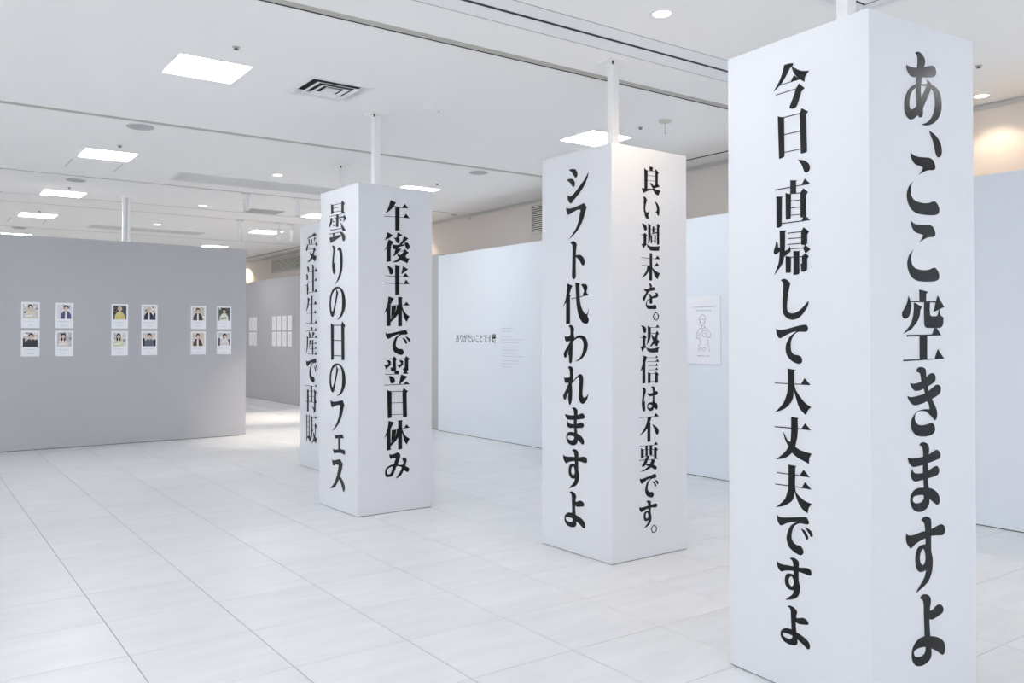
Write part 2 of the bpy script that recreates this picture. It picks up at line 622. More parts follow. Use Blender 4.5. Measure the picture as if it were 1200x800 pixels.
def return_grille(x0, x1, y0, y1, n, label, m=M_PALEGREY, bk=M_GREY):
    t = empty('return_grille', ((x0 + x1) / 2, (y0 + y1) / 2, CEIL), label, 'air vent')
    hx, hy = (x1 - x0) / 2, (y1 - y0) / 2
    bm = bmesh.new()
    for a in ((-hx, hx, -hy, -hy + 0.03), (-hx, hx, hy - 0.03, hy), (-hx, -hx + 0.03, -hy + 0.03, hy - 0.03), (hx - 0.03, hx, -hy + 0.03, hy - 0.03)):
        box(bm, *a, -0.008, 0.0)
    link('frame', bm, m, t)
    bm = bmesh.new()
    box(bm, -hx + 0.03, hx - 0.03, -hy + 0.03, hy - 0.03, -0.001, 0.0)
    link('backing', bm, bk, t)
    bm = bmesh.new()
    box(bm, -hx + 0.03, hx - 0.03, -0.006, 0.006, -0.007, -0.001)
    w = (2 * hy - 0.06) / n
    base = link('slat', bm, m, t)
    base.location.y = -hy + 0.03 + w * 0.5
    for i in range(1, n):
        s = base.copy()
        COL.objects.link(s)
        s.parent = t
        s.location.y = -hy + 0.03 + w * (i + 0.5)


return_grille(2.73, 4.72, 10.62, 11.18, 22, 'long pale grey return air grille in the ceiling behind the second pillar', M_LIGHTGRILLE, M_PALEGREY)
return_grille(2.75, 4.71, 16.58, 17.02, 12, 'far long grey return air grille above the grey photo wall', M_LIGHTGRILLE)
return_grille(4.40, 4.93, 13.0, 13.42, 9, 'small grey rectangular grille between the two hanging spotlights')


def square_post(x, y, w, z0, z1, parent, plate=0.075):
    bm = bmesh.new()
    box(bm, x - w, x + w, y - w, y + w, z0, z1 - 0.012, bevel=0.004)
    link('support_post', bm, M_WMETAL, parent)
    bm = bmesh.new()
    box(bm, x - plate, x + plate, y - plate, y + plate, z1 - 0.012, z1)
    cp = link('ceiling_plate', bm, M_CEIL, parent)
    bm = bmesh.new()
    cyl(bm, x - w - 0.004, y - w - 0.004, z1 - 0.035, z1 - 0.012, 0.008, seg=10)
    link('bolt', bm, M_DARKMETAL, cp)


def access_hatch(x0, x1, y0, y1, label):
    t = empty('access_hatch', ((x0 + x1) / 2, (y0 + y1) / 2, CEIL), label, 'ceiling hatch')
    hx, hy = (x1 - x0) / 2, (y1 - y0) / 2
    bm = bmesh.new()
    box(bm, -hx + 0.006, hx - 0.006, -hy + 0.006, hy - 0.006, -0.002, 0.0)
    link('panel', bm, M_CEIL, t)
    for s in (-1, 1):
        bm = bmesh.new()
        box(bm, s * hx - 0.006, s * hx + 0.006, -hy, hy, -0.0015, 0.0)
        link('joint', bm, M_PALEGREY, t)


access_hatch(1.55, 2.07, 10.52, 11.05, 'faint square ceiling hatch just beyond the second light panel of the left row')
access_hatch(1.50, 2.03, 16.42, 16.93, 'faint far access hatch beyond the smallest fully visible light panel of the left row')

# hanging spotlights on the ceiling tracks
def track_spot(x, y, drop, label, r=0.035, warm=False, aim=None, watts=0):
    t = empty('track_spotlight', (x, y, CEIL), label, 'spotlight', 0.0, 'white spotlights on the far ceiling tracks')
    bm = bmesh.new()
    box(bm, -0.06, 0.06, -0.016, 0.016, -0.03, 0.0, bevel=0.003)
    link('track_adapter', bm, M_WMETAL, t)
    bm = bmesh.new()
    cyl(bm, 0, 0, -drop * 0.35, -0.03, 0.008, seg=10)
    link('arm', bm, M_WMETAL, t)
    bm = bmesh.new()
    lathe(bm, [(0.0, -drop * 0.33), (r * 0.8, -drop * 0.34), (r, -drop * 0.4), (r, -drop), (r * 0.86, -drop), (r * 0.84, -drop + 0.03), (0, -drop + 0.035)], seg=20)
    head = link('lamp_head', bm, M_WMETAL, t, smooth=True)
    if watts:
        ld = bpy.data.lights.new('spot_lamp', 'SPOT')
        ld.energy = watts
        ld.color = (1.0, 0.86, 0.70)
        ld.spot_size = math.radians(48)
        ld.spot_blend = 0.6
        ld.shadow_soft_size = 0.03
        lo = bpy.data.objects.new('lamp', ld)
        COL.objects.link(lo)
        lo.parent = t
        lo.location = (0, 0, -drop - 0.005)
        if aim:
            d = Vector(aim) - Vector((x, y, CEIL - drop))
            lo.rotation_euler = d.to_track_quat('-Z', 'Y').to_euler()


track_spot(3.864, 11.65, 0.24, 'white cylinder spotlight hanging left of the small grey grille', watts=110, aim=(4.5, 12.1, 0))
track_spot(4.603, 11.65, 0.26, 'white cylinder spotlight hanging right of the small grey grille', watts=110, aim=(5.1, 12.2, 0))
track_spot(4.667, 14.4, 0.36, 'pale spotlight left of the far light panel', watts=110, aim=(5.0, 15.2, 0))
track_spot(5.35, 14.4, 0.30, 'angled white spotlight in front of the far light panel', watts=110, aim=(5.9, 15.2, 0))
track_spot(5.565, 14.4, 0.32, 'white spotlight right of the far light panel, beside the leftmost pillar', watts=110, aim=(6.4, 15.3, 0))

# ------------------------------------------------------------------ exhibition partitions
def partition(label, x0, x1, y0, y1, h, m, seams, axis, rz=0.0, loc=(0, 0, 0)):
    t = empty('partition_wall', loc, label, 'partition', rz)
    bm = bmesh.new()
    if axis == 'x':
        box(bm, x0, x1, y0 + 0.004, y1 - 0.004, 0.0, 0.008)
    else:
        box(bm, x0 + 0.004, x1 - 0.004, y0, y1, 0.0, 0.008)
    link('base_strip', bm, M_SHADOWGAP, t)  # dark strip painting the shadow gap along the floor
    edges = [x0 if axis == 'x' else y0] + seams + [x1 if axis == 'x' else y1]
    for a, b in zip(edges, edges[1:]):
        bm = bmesh.new()
        if axis == 'x':
            box(bm, a, b, y0, y1, 0.008, h)
        else:
            box(bm, x0, x1, a, b, 0.008, h)
        link('panel', bm, m, t)
    return t


WLR = math.atan2(12.8156 - 12.6994, 4.255 - 1.067)
PW = partition('grey exhibition wall on the left hung with twelve portrait cards', -7.4, 0, 0, 0.09, 2.795, M_GREYWALL,
               [], 'x', WLR, (4.257, 12.8157, 0))
partition('white exhibition wall behind the pillars carrying the small title text', 6.93, 7.02, -2.5, 11.66, 2.757, M_WHITEWALL, [], 'y')
partition('far grey exhibition wall with narrow white strips, right of the portrait wall', 6.97, 7.06, 11.665, 22.0, 2.795, M_GREYWALL, [], 'y')

# aluminium prop behind the left wall
t = empty('brace_post', (2.6, 12.97, 0), 'tall aluminium double post rising behind the grey portrait wall', 'post')
for s in (-1, 1):
    bm = bmesh.new()
    box(bm, s * 0.032 - 0.018, s * 0.032 + 0.018, -0.02, 0.02, 0.0, CEIL - 0.012, bevel=0.004)
    link('rail', bm, M_WMETAL, t)
bm = bmesh.new()
box(bm, -0.015, 0.015, 0.0, 0.012, 0.0, CEIL - 0.012)
link('web', bm, M_ALU, t)
bm = bmesh.new()
box(bm, -0.11, 0.11, -0.08, 0.08, CEIL - 0.012, CEIL)
link('ceiling_plate', bm, M_CEIL, t)

# wall grilles above the partitions
def wall_grille(y0, y1, z0, z1, n, frame_m, slat_m, label):
    t = empty('wall_grille', (X1, (y0 + y1) / 2, z0), label, 'air vent')
    hy, h = (y1 - y0) / 2, z1 - z0
    bm = bmesh.new()
    for a in ((-hy, hy, 0, 0.035), (-hy, hy, h - 0.035, h), (-hy, -hy + 0.045, 0.035, h - 0.035), (hy - 0.045, hy, 0.035, h - 0.035)):
        box(bm, -0.02, 0.0, *a)
    link('frame', bm, frame_m, t)
    bm = bmesh.new()
    box(bm, -0.003, 0.0, -hy + 0.045, hy - 0.045, 0.035, h - 0.035)
    link('backing', bm, M_SLOT, t)
    bm = bmesh.new()
    vs = [bm.verts.new(p) for p in ((-0.018, -hy + 0.045, 0), (-0.018, hy - 0.045, 0), (-0.014, hy - 0.045, 0.016), (-0.014, -hy + 0.045, 0.016),
                                    (-0.014, -hy + 0.045, -0.002), (-0.014, hy - 0.045, -0.002), (-0.010, hy - 0.045, 0.014), (-0.010, -hy + 0.045, 0.014))]
    for f in ((0, 1, 2, 3), (7, 6, 5, 4), (0, 4, 5, 1), (1, 5, 6, 2), (2, 6, 7, 3), (3, 7, 4, 0)):
        bm.faces.new([vs[i] for i in f])
    base = link('slat', bm, slat_m, t)
    pitch = (h - 0.07) / n
    base.location.z = 0.035 + pitch * 0.3
    for i in range(1, n):
        s = base.copy()
        COL.objects.link(s)
        s.parent = t
        s.location.z = 0.035 + pitch * (i + 0.3)


wall_grille(9.25, 9.92, 2.96, 3.40, 13, M_CREAM, M_CREAM, 'cream louvered grille high on the beige wall beside the middle pillar')
wall_grille(17.4, 20.5, 3.02, 3.37, 10, M_PALEGREY, M_CREAM, 'long olive grey louvered grille high on the wall left of the leftmost pillar')
t = empty('wall_sensor', (X1, 11.55, 3.40), 'tiny pale bracket on the beige wall just below the ceiling line', 'sensor')
bm = bmesh.new()
box(bm, -0.02, 0.0, -0.012, 0.012, -0.045, 0.0)
link('body', bm, M_PALEGREY, t)


# ------------------------------------------------------------------ lettered pillars
GLYPHS = {
 'a': (
  'o 66,773c 188,761 341,775 525,808 654,842 755,863 828,845 859,789 835,733 739,699 580,673 466,660 325,640 214,630 131,651 82,699 61,740',
  'o 290,962c 324,987 386,1000 456,987 527,949 557,902 548,848 513,791 478,712 457,620 442,515 441,441 452,377c 497,344 493,255 495,181 483,135 446,104 398,96 356,117 334,176 315,247 322,351 312,468 308,555 314,644 332,735 350,826 356,886 346,929 323,955',
  'o 586,649c 660,631 723,595 711,529 655,444 576,340 490,229c 410,168 333,110 249,60 152,37 69,64 15,130 0,215 17,312 87,415 184,491 310,548c 318,498c 234,450 169,375 141,284 143,211 175,176c 251,200 326,252c 449,377c 521,466 584,549 602,581 608,619',
  'o 431,560c 622,587c 622,564c 431,538c',
  'o 665,590c 795,584 911,541 978,459 1000,341 975,232 892,132 774,58 630,13 515,0 436,3c 558,35 659,85 741,159 794,248 813,340 802,429 774,492 728,521c',
 ),
 'comma': (
  'o 0,1000c 405,905 691,766 920,555 1000,328 973,132 847,25 682,0 535,88 439,313 320,577 160,793',
 ),
 'ko': (
  'o 118,1000c 209,963 356,948 522,955 690,965 791,946 859,890 885,829 864,787 789,765 671,753 553,723 359,650c 436,704 497,781c 404,797 289,808 207,842 143,901 121,958',
  'o 214,537c 161,485 128,413 127,342 152,281 217,230 331,203 513,194 681,211 783,240 868,247 936,213 987,160 1000,106 968,51 865,20 712,6 511,0 313,8 182,43 85,102 22,187 0,284 24,373 89,455',
 ),
 'sora': (
  'o 398,1000c 620,972c 566,945c 560,824c 403,821c',
  'o 185,837c 817,842c 817,824c 185,819c',
  'o 146,910c 173,863 204,804 208,745 188,671 158,619 104,588 40,588 2,621 0,668 37,713 98,780 131,847',
  'o 313,807c 463,754c 427,716 411,644 368,569 293,501 193,434 19,377c 107,441 194,515 244,612 265,702 271,813c',
  'o 509,826c 654,822c 648,723 655,648c 699,629 815,632c 841,665 860,719 881,724c 894,666 920,639 972,614 977,560 957,499 905,468 839,463 582,463 536,481 513,510 507,661',
  'o 839,928c 1000,763c 725,685c 764,756c 786,832c',
  'o 99,363c 696,370c 748,459c 813,460c 924,358c 99,339c',
  'o 398,353c 580,353c 577,20c 395,23c',
  'o 16,19c 751,27c 831,166c 992,21c 15,0c',
 ),
 'ki': (
  'o 275,929c 282,969 338,995 417,1000 496,988 552,956 558,903 573,841 604,748 634,655 729,532 808,449 872,369 884,291 854,230 805,221 757,250 646,316 567,353c 653,385c 632,455 584,503 538,596 485,682 414,798 384,891 338,922',
  'o 82,781c 180,764 304,773 414,795 557,844 637,886 718,906 798,894 839,859 835,804 764,760 619,717 476,682 334,660 225,663 148,698 103,745',
  'o 0,600c 101,579 271,586 491,613 618,648 747,695 860,733 942,727 1000,692 993,637 923,585 729,532 584,503 426,474 269,456 176,464 100,496 39,543',
  'o 666,386c 520,391 378,384 253,354 159,297 106,224 111,148 156,85 249,35 389,6 562,0 706,13 787,40 819,85 810,131 772,169 692,185 596,173 469,164 344,172 272,201 226,249 221,294 252,339 331,366 456,369 582,346 665,300c 710,344c',
 ),
 'ma': (
  'o 346,961c 394,992 475,1000 571,979 636,940 651,877 634,808 610,685 608,577 604,469 619,374 638,317c 482,332c 471,432 453,556 455,711 463,803 457,880 432,928 394,949',
  'o 0,804c 138,784 296,782 472,791 634,811 815,857 898,863 974,828 1000,779 963,734 830,711 616,685 454,667 199,656 105,679 37,729',
  'o 158,634c 161,599 214,570 325,556 459,556 615,576 812,626 895,624 951,578 950,531 876,489 613,463 452,456 244,443 149,470 97,520 94,573 120,617',
  'o 482,341c 579,334 742,303 873,246 955,169 964,98 920,62 854,63 740,116 649,159c 641,93 559,31 430,0 302,3 176,40 92,116 68,194 100,268 179,323 322,347',
  'h 471,228c 401,240 273,243 178,231 146,196 161,164 224,136 319,128 416,143 471,185',
 ),
 'su': (
  'o 16,830c 40,804 92,787 197,784 344,799 507,808 643,817 838,851 908,852 972,827 1000,772 977,716 906,702 725,717 628,719 478,703 343,682 222,649 129,613 77,637 20,693 0,766',
  'o 378,950c 414,985 482,1000 563,989 631,953 644,897 643,817 637,717 635,609 640,507 672,416 670,315 642,218 567,126 444,64 239,0c 336,86 418,147 472,211 495,280c 446,267 365,265 298,291 246,354 228,442 248,539 302,604 396,629 491,625c 492,697 485,798 467,886 440,929 413,947',
  'h 422,568 382,545 354,498 348,441 366,389 412,355 447,360 480,397 489,453 476,512 449,558',
 ),
 'yo': (
  'o 248,950c 289,990 383,1000 494,974 563,927 575,864 549,792 548,743c 618,752 748,795 845,795 926,756 955,706 925,664 827,639 681,613 601,608 527,623c 535,520 550,381c 710,349 871,294 968,226 1000,144 973,71 917,56 852,82 739,138 579,201c 584,117 545,55 450,17 323,0 198,10 90,46 14,125 0,209 32,294 125,362 234,398 376,407c 371,543 358,772 356,863 335,911 304,938',
  'h 405,248c 295,261 170,257 83,241 71,206 101,164 200,140 309,142 372,166 401,206',
 ),
 'ima': (
  'o 312,1000c 443,997 572,973c 548,915 489,893 430,826 358,733 275,643 214,601 117,541 0,484c 69,562 154,653 215,750 276,883',
  'o 506,935c 617,855 710,794 824,743 1000,704c 937,661 880,594 868,497c 800,541 743,586 640,681 570,772 536,854',
  'o 582,714c 743,586c 495,598c',
  'o 190,602c 495,600c 743,597c 743,581c 495,581c 190,585c',
  'o 68,410c 638,417c 638,397c 73,391c',
  'o 720,506c 872,367c 787,309 764,251 671,54 625,10 543,0 450,30c 478,97 568,260 634,409c',
 ),
 'hi': (
  'o 0,966c 86,932 220,904c 223,30c 138,4 38,0c',
  'o 785,1000c 1000,880c 933,833c 955,26c 874,7 752,11c 721,891c',
  'o 200,907c 730,904c 730,882c 200,884c',
  'o 212,521c 755,516c 755,497c 212,502c',
  'o 210,127c 752,122c 752,103c 210,108c',
 ),
 'choku': (
  'o 442,1000c 640,971c 609,951c 608,694c 441,705c',
  'o 0,860c 757,861c 844,981c 1000,839c 757,841c 5,837c',
  'o 39,699c 241,672c 205,647c 197,25c 127,0 41,0c',
  'o 190,94c 753,87c 812,168c 870,167c 996,71c 753,66c 189,71c',
  'o 308,751c 376,718 465,698c 457,171c 385,151 312,150c',
  'o 803,779c 935,675c 879,618c 877,152c 788,147 723,160c 721,686c',
  'o 455,718c 733,693c 733,675c 455,699c',
  'o 454,556c 732,538c 732,522c 454,539c',
  'o 454,401c 731,389c 731,373c 453,384c',
  'o 453,245c 730,233c 730,216c 453,228c',
 ),
 'kaeru': (
  'o 167,995c 363,975c 323,946c 322,738c 314,535 290,388 230,244 123,130 7,15c 75,161 136,288 160,435 173,621',
  'o 73,783c 121,715 125,634c 185,601 184,545c 89,488 41,482 0,519 10,588 49,679',
  'o 454,633c 472,521 407,471 290,407c 290,527c 373,557 419,581',
  'o 820,1000c 964,891c 913,837c 912,638c 841,614 751,635c 753,925c',
  'o 391,922c 757,919c 757,899c 391,902c',
  'o 409,800c 756,790c 756,772c 409,782c',
  'o 389,676c 763,670c 763,652c 389,658c',
  'o 472,578c 818,569c 852,626c 1000,513c 862,435c 807,548c 472,560c',
  'o 332,422c 481,396c 474,61c 405,51 335,61c',
  'o 546,515c 723,500c 705,475c 703,20c 635,0 543,2c',
  'o 873,443c 955,368c 913,322c 909,88c 838,53 753,58c 744,204c 708,210c 772,233c 772,387c',
  'o 465,395c 817,384c 817,366c 465,377c',
 ),
 'shi': (
  'o 0,969c 84,1000 193,991 300,934 352,870 314,758 277,615 245,451 235,286 281,202 387,159 524,172 689,234 853,342 1000,459c 970,329 852,190 718,81 583,22 417,0 249,37 126,122 71,248 66,456 92,725 99,870 62,934',
 ),
 'te': (
  'o 1,927c 50,886 146,877 337,898 631,961 892,1000 975,973 1000,897 964,828 891,816 762,820 657,801 550,714 483,592 469,460 482,328 561,241 667,226 772,191 818,105 797,28 731,0 626,12 481,74 374,171 312,281 302,436 349,570 444,703 644,834c 498,802 309,729 132,651 49,702 0,815',
 ),
 'dai': (
  'o 368,1000c 597,976c 555,950c 553,659c 594,531 731,371 844,267 1000,186c 922,125 888,67 854,0c 752,75 673,163 616,289 575,399 532,518c 524,396 489,300 407,200 288,107 145,45 0,0c 121,105 242,227 313,364 361,518 374,745',
  'o 3,670c 733,675c 824,809c 987,658c 733,655c 3,649c',
 ),
 'jou': (
  'o 455,1000c 657,984c 634,958c 638,752 621,562 567,346c 676,296 811,265 1000,244c 956,171 933,94 926,10c 743,70 618,111 477,198c 353,98 212,38 26,0c 188,116 307,225 382,329c 308,435 261,545 234,666c 285,585 355,478 436,439c 454,678c',
  'o 0,749c 735,765c 826,887c 987,744c 735,742c 0,725c',
 ),
 'bu': (
  'o 370,1000c 596,992c 559,959c 552,539c 586,414 711,322 823,267 1000,232c 922,155 900,96 884,11c 777,57 687,134 608,250 563,354 534,434c 517,310 459,207 342,122 201,51 10,0c 154,110 272,233 332,374 368,549',
  'o 49,790c 679,808c 781,942c 946,793c 679,788c 49,769c',
  'o 0,527c 734,555c 814,679c 991,535c 734,535c 0,506c',
 ),
 'de': (
  'o 0,920c 44,866 131,862 302,892 777,1000 846,982 896,895 880,838 799,816 682,813 588,780 493,701 433,545 420,389 467,290 562,242 656,242 726,176 745,83 691,12 608,0 466,48 347,130 287,248 275,400 324,566 409,716 577,839c 422,796 277,732 118,643 44,694 2,786',
  'o 670,685c 752,670 833,601 878,504 867,458 820,441 774,534',
  'o 780,756c 868,728 959,672 1000,585 982,538 947,530 879,622',
 ),
 'shiK': (
  'o 99,991c 237,1000 373,974 462,911 508,818 477,736 411,716 346,775 256,880',
  'o 0,706c 138,724 276,697 361,630 392,539 353,470 295,461 236,523 138,624',
  'o 51,275c 138,214 236,221 392,304 623,470 812,614 1000,805c 963,666 850,487 699,337 508,191 334,77 216,0 126,36 59,136',
 ),
 'fu': (
  'o 0,970c 71,936 217,915 485,940 869,1000c 1000,857c 948,776 908,694 828,529 688,345 485,177 279,62 121,0c 300,131 485,302 607,502 656,671 708,820c 567,836 362,791 113,737 29,827',
 ),
 'to': (
  'o 0,961c 120,1000 299,984 447,906 417,797 387,625c 623,622 827,580 971,486 1000,397 884,332 768,374 593,491 387,576c 375,378 387,156 375,57 268,0 161,19 101,99 119,298 138,609 150,831 102,912',
 ),
 'dai2': (
  'o 177,994c 387,922c 331,859 265,717c 321,690c 288,665c 288,15c 127,0c 133,525c 84,485 0,418c 100,578 150,763',
  'o 484,1000c 670,971c 644,937c 654,743 670,539 733,375 828,251c 906,229c 953,289 984,399c 975,288 944,188 990,97 953,17 875,4 764,30 653,133 574,297 526,503 510,708',
  'o 331,618c 781,673c 984,686c 781,653c 331,599c',
  'o 695,945c 828,949 922,914 938,833 907,743 1000,677c 797,661c 771,708 812,767 781,850',
 ),
 'wa': (
  'o 197,967c 280,1000 377,970 441,899 424,789 434,712 459,668 377,590c 377,347 362,126 334,26 280,0 226,34 219,189c 179,256 233,345c 153,255 117,165 62,138 7,175 0,253 62,343 172,456 280,579c 99,567 44,633 37,712c 154,696 269,734 280,834 262,922',
  'o 363,590c 477,668 618,723 758,727 897,679 983,571 1000,463 948,311 827,179 671,88 476,51c 635,131 741,221 800,352 821,483 786,592 688,653 583,652 477,612 363,550c',
 ),
 're': (
  'o 190,971c 276,1000 361,976 412,912 405,813 395,736 412,703 395,622c 613,787c 680,812 762,782 798,697 791,535 772,339 795,232 860,225 942,273 1000,351c 980,264 925,154 844,84 761,57 679,95 619,200 629,375 640,571 630,701 580,710 445,624 351,547c 371,318 350,119 316,29 276,0 235,24 207,132 200,198 224,310c 156,229 121,149 69,115 17,154 0,231 69,324 156,439 225,564c 87,558 52,623 35,704c 139,693 259,719 269,819 249,907',
 ),
 'ryo': (
  'o 408,1000c 593,980c 576,860c 408,841c',
  'o 134,924c 214,865 314,842c 299,195c 139,180c',
  'o 739,942c 909,816c 854,764c 847,409c 966,334c 761,275c 592,224c 507,307 424,423c 474,417 575,370 643,331c 711,395c 705,874c',
  'o 592,269c 744,216 1000,191c 948,122 873,0c 744,34 642,115 558,193c 272,102 89,17c 39,80 0,200c 139,191 339,199 592,224c',
  'o 291,833c 719,864c 718,848c 291,819c',
  'o 290,670c 718,686c 718,670c 290,654c',
  'o 290,493c 718,508c 718,492c 290,477c',
 ),
 'i': (
  'o 0,976c 95,1000 190,952 247,871 228,767 178,617 151,441 189,328 246,290c 361,344 438,483c 380,346 341,168 360,25c 245,0 150,79 93,233 48,431 56,721 57,895',
  'o 689,837c 825,798 942,692 1000,522 1000,345 960,195c 882,217 843,302 785,340 688,352c 805,386 844,477 817,621 767,733',
 ),
 'shuu': (
  'o 28,953c 133,934 248,886 297,810 280,729 214,690 158,720 100,841',
  'o 1,539c 115,558c 181,619c 313,538c 270,478c 263,238c 296,206c 180,120 104,20c 72,113 0,188c 72,208 125,264c 115,524c 1,516c',
  'o 296,218c 428,162 661,160 991,192c 947,109 930,16c 661,0 461,11 345,96 302,161',
  'o 357,974c 446,924 496,916c 489,527 445,341 335,232c 362,404 356,632',
  'o 848,1000c 1000,908c 939,846c 937,246c 812,223c 814,928c',
  'o 479,924c 831,941c 831,927c 479,905c',
  'o 579,865c 680,872c 679,643c 579,636c',
  'o 512,762c 814,807c 814,788c 512,743c',
  'o 495,596c 814,687c 813,641c 495,573c',
  'o 489,561c 562,520c 561,269c 488,264c',
  'o 679,574c 756,580c 755,288c 678,283c',
  'o 545,542c 746,556c 746,540c 545,526c',
  'o 545,359c 745,372c 745,354c 545,341c',
 ),
 'sue': (
  'o 443,1000c 610,977c 576,946c 575,487c 736,380 988,283c 921,192 870,70c 769,117 668,250 575,418c 574,17c 418,0c 419,354c 302,235 170,138 0,75c 121,182 270,347 320,532c 442,549c',
  'o 8,819c 737,805c 855,927c 1000,796c 737,789c 8,801c',
  'o 40,548c 703,546c 821,676c 955,547c 703,530c 40,530c',
 ),
 'wo': (
  'o 388,977c 477,1000 579,941 599,880 558,829c 681,862 803,811 803,761 701,721 476,690 355,625 294,562c 415,590 517,567 598,483c 700,522 823,563 803,637c 905,645 1000,567 967,479 843,444 679,422 606,396c 618,260 577,204 475,212 427,256 435,367c 354,341 273,265 281,154c 434,144 638,148 781,176 875,115 863,16 678,0 353,2 252,55 200,128 225,276 314,364 455,417c 435,503 363,551 282,544c 213,449 152,349 72,310 0,370 32,457 173,583 234,671c 133,693 73,790c 194,769 375,786 457,838 436,924',
 ),
 'maru': (
  'o 489,1000 761,889 979,661 1000,430 868,159 487,0 162,111 0,378 1,646 218,895',
  'h 489,885 293,789 163,572 184,342 292,190 487,115 683,195 814,389 815,597 706,796',
 ),
 'hen': (
  'o 33,970c 146,949 259,905 301,826 291,725 226,691 162,724 113,859',
  'o 0,540c 113,544c 184,646c 323,540c 258,488c 258,252c 323,195c 193,140 95,17c 63,118 9,208c 80,219 128,275c 129,522c 0,522c',
  'o 300,195c 437,149 666,147 992,202c 931,111 914,9c 666,0 436,25 332,116',
  'o 373,955c 455,917 537,895c 536,680 503,477 323,251c 372,499 379,725',
  'o 520,897c 784,899c 874,1000c 1000,887c 520,879c',
  'o 520,691c 783,692c 850,783c 966,670c 899,613 866,476c 992,396c 915,316 865,207c 766,249 683,306c 601,239 469,194c 568,318 650,408c 601,499 552,635c 618,612 700,544c 750,590 793,669c 520,671c',
 ),
 'shin': (
  'o 174,1000c 362,941c 312,862 253,694c 285,670c 262,637c 261,15c 107,4c 108,505c 0,421c 66,573 131,752',
  'o 395,925c 778,919c 845,992c 929,904c 395,909c',
  'o 352,785c 794,778c 885,865c 1000,760c 352,769c',
  'o 394,632c 777,625c 845,717c 929,613c 394,616c',
  'o 394,494c 777,485c 844,575c 928,471c 394,478c',
  'o 384,412c 536,359c 525,18c 383,5c',
  'o 810,421c 962,314c 911,270c 917,18c 749,0c 750,354c',
  'o 510,360c 777,353c 777,337c 510,344c',
  'o 509,91c 776,84c 776,68c 509,76c',
 ),
 'ha': (
  'o 48,955c 146,977 252,884 252,781 185,630 145,401c 184,412 224,475c 204,322 223,116 203,40 132,0 54,73 0,279 28,534 79,762',
  'o 580,950c 640,1000 760,983 808,917 799,762c 900,811 1000,755 992,678 919,641 791,620c 790,452 806,348c 918,318 990,211 978,108 898,54 738,144c 698,43 558,11 431,42 333,137 341,265 440,350 659,359c 679,482 679,612c 500,605 401,648 342,740c 461,717 600,723 679,753 660,896',
  'h 599,254 499,278 408,249 380,199 420,146 519,128 606,163 646,213',
 ),
 'fuA': (
  'o 17,882c 743,883c 842,1000c 1000,873c 743,860c 17,864c',
  'o 418,871c 619,867c 580,760 531,684c 596,658c 563,614c 562,11c 400,0c 401,477c 256,352 0,230c 160,380 305,551 386,726',
  'o 645,616c 808,543 939,444 989,350 965,260 906,223 834,269 759,433',
 ),
 'you': (
  'o 24,907c 780,898c 882,1000c 1000,889c 780,880c 24,891c',
  'o 99,834c 247,752c 246,482c 98,471c',
  'o 330,903c 453,894c 452,528c 329,538c',
  'o 429,539c 545,498c 471,396 395,267 295,174c 180,161 140,209c 229,292 329,430',
  'o 295,241c 511,234 711,206 930,108c 920,40 862,0c 745,51 611,124 378,196c',
  'o 662,403c 829,339c 762,225 678,141 511,65 278,6 48,0c 245,54 411,119 527,188 611,294',
  'o 0,416c 830,389c 830,371c 0,394c',
  'o 546,892c 686,882c 685,537c 545,548c',
  'o 814,845c 989,719c 921,667c 921,439c 988,377c 779,394c 763,736c',
  'o 181,779c 814,732c 814,716c 181,763c',
  'o 246,531c 779,530c 779,514c 246,513c',
 ),
 'kumo': (
  'o 116,991c 258,943c 267,738c 129,733c',
  'o 766,1000c 916,906c 856,874c 858,713c 982,672c 822,679c 715,713c 713,952c',
  'o 239,953c 731,946c 731,933c 239,937c',
  'o 240,874c 732,858c 732,846c 240,859c',
  'o 241,780c 733,761c 733,748c 241,765c',
  'o 36,698c 787,687c 787,675c 36,681c',
  'o 426,682c 571,675c 555,382c 417,391c',
  'o 111,653c 205,620 169,490 19,410c 0,475 75,546',
  'o 74,617c 858,614c 869,651c 1000,553c 948,520 806,466c 841,516 848,584c 74,601c',
  'o 242,577c 342,527c 243,522c',
  'o 243,490c 343,426c 243,428c',
  'o 680,571c 777,507c 627,522c',
  'o 681,470c 771,446c 646,412c',
  'o 76,357c 754,343c 700,368c 753,433c 985,257c 808,258c 754,328c 76,333c',
  'o 2,261c 719,259c 719,244c 2,242c',
  'o 226,265c 374,259c 320,178c 665,187c 737,142c 154,28c 98,33c 33,169c 246,169c',
  'o 629,244c 772,239 915,157 944,63 874,0c 792,45 755,140',
 ),
 'ri': (
  'o 0,992c 161,1000 310,928 311,847 224,738 197,545c 267,558 314,588c 304,459 347,345 259,275 170,273 68,355 19,487 46,681 104,841 72,940',
  'o 476,855c 574,915 690,928 835,894 952,784 1000,591 957,354 787,185 556,80 275,0c 497,114 670,269 755,426 752,650 663,830 575,858c',
 ),
 'no': (
  'o 440,938c 508,868 547,818 509,704 431,513 354,283 276,120 196,102 116,133 34,271 0,469 31,683 110,837 230,948 388,999 565,1000 721,954 876,842 972,666 1000,475 956,306 842,156 689,54 463,0c 630,103 745,254 782,444 781,654 741,809 663,909 546,949 440,938c',
  'h 409,911 270,859 171,756 124,621 113,465 155,288 215,277 274,363 352,555 410,746',
 ),
 'e': (
  'o 121,947c 254,903 791,1000c 906,822c 617,795c 620,281c 999,279c 1000,38c 606,86 104,0c 0,218c 142,191 452,235c 449,774c 217,726c',
 ),
 'suK': (
  'o 99,948c 219,908 675,1000c 868,875c 806,705 692,469c 872,360 1000,202 988,83 907,6c 823,118 713,280 603,359c 455,184 292,72 0,0c 291,221 485,516 580,796c 385,796 188,724c',
 ),
 'go': (
  'o 241,1000c 458,929c 371,811c 711,799c 799,925c 953,782c 711,769c 351,778c 222,650 37,529c 135,705 196,859',
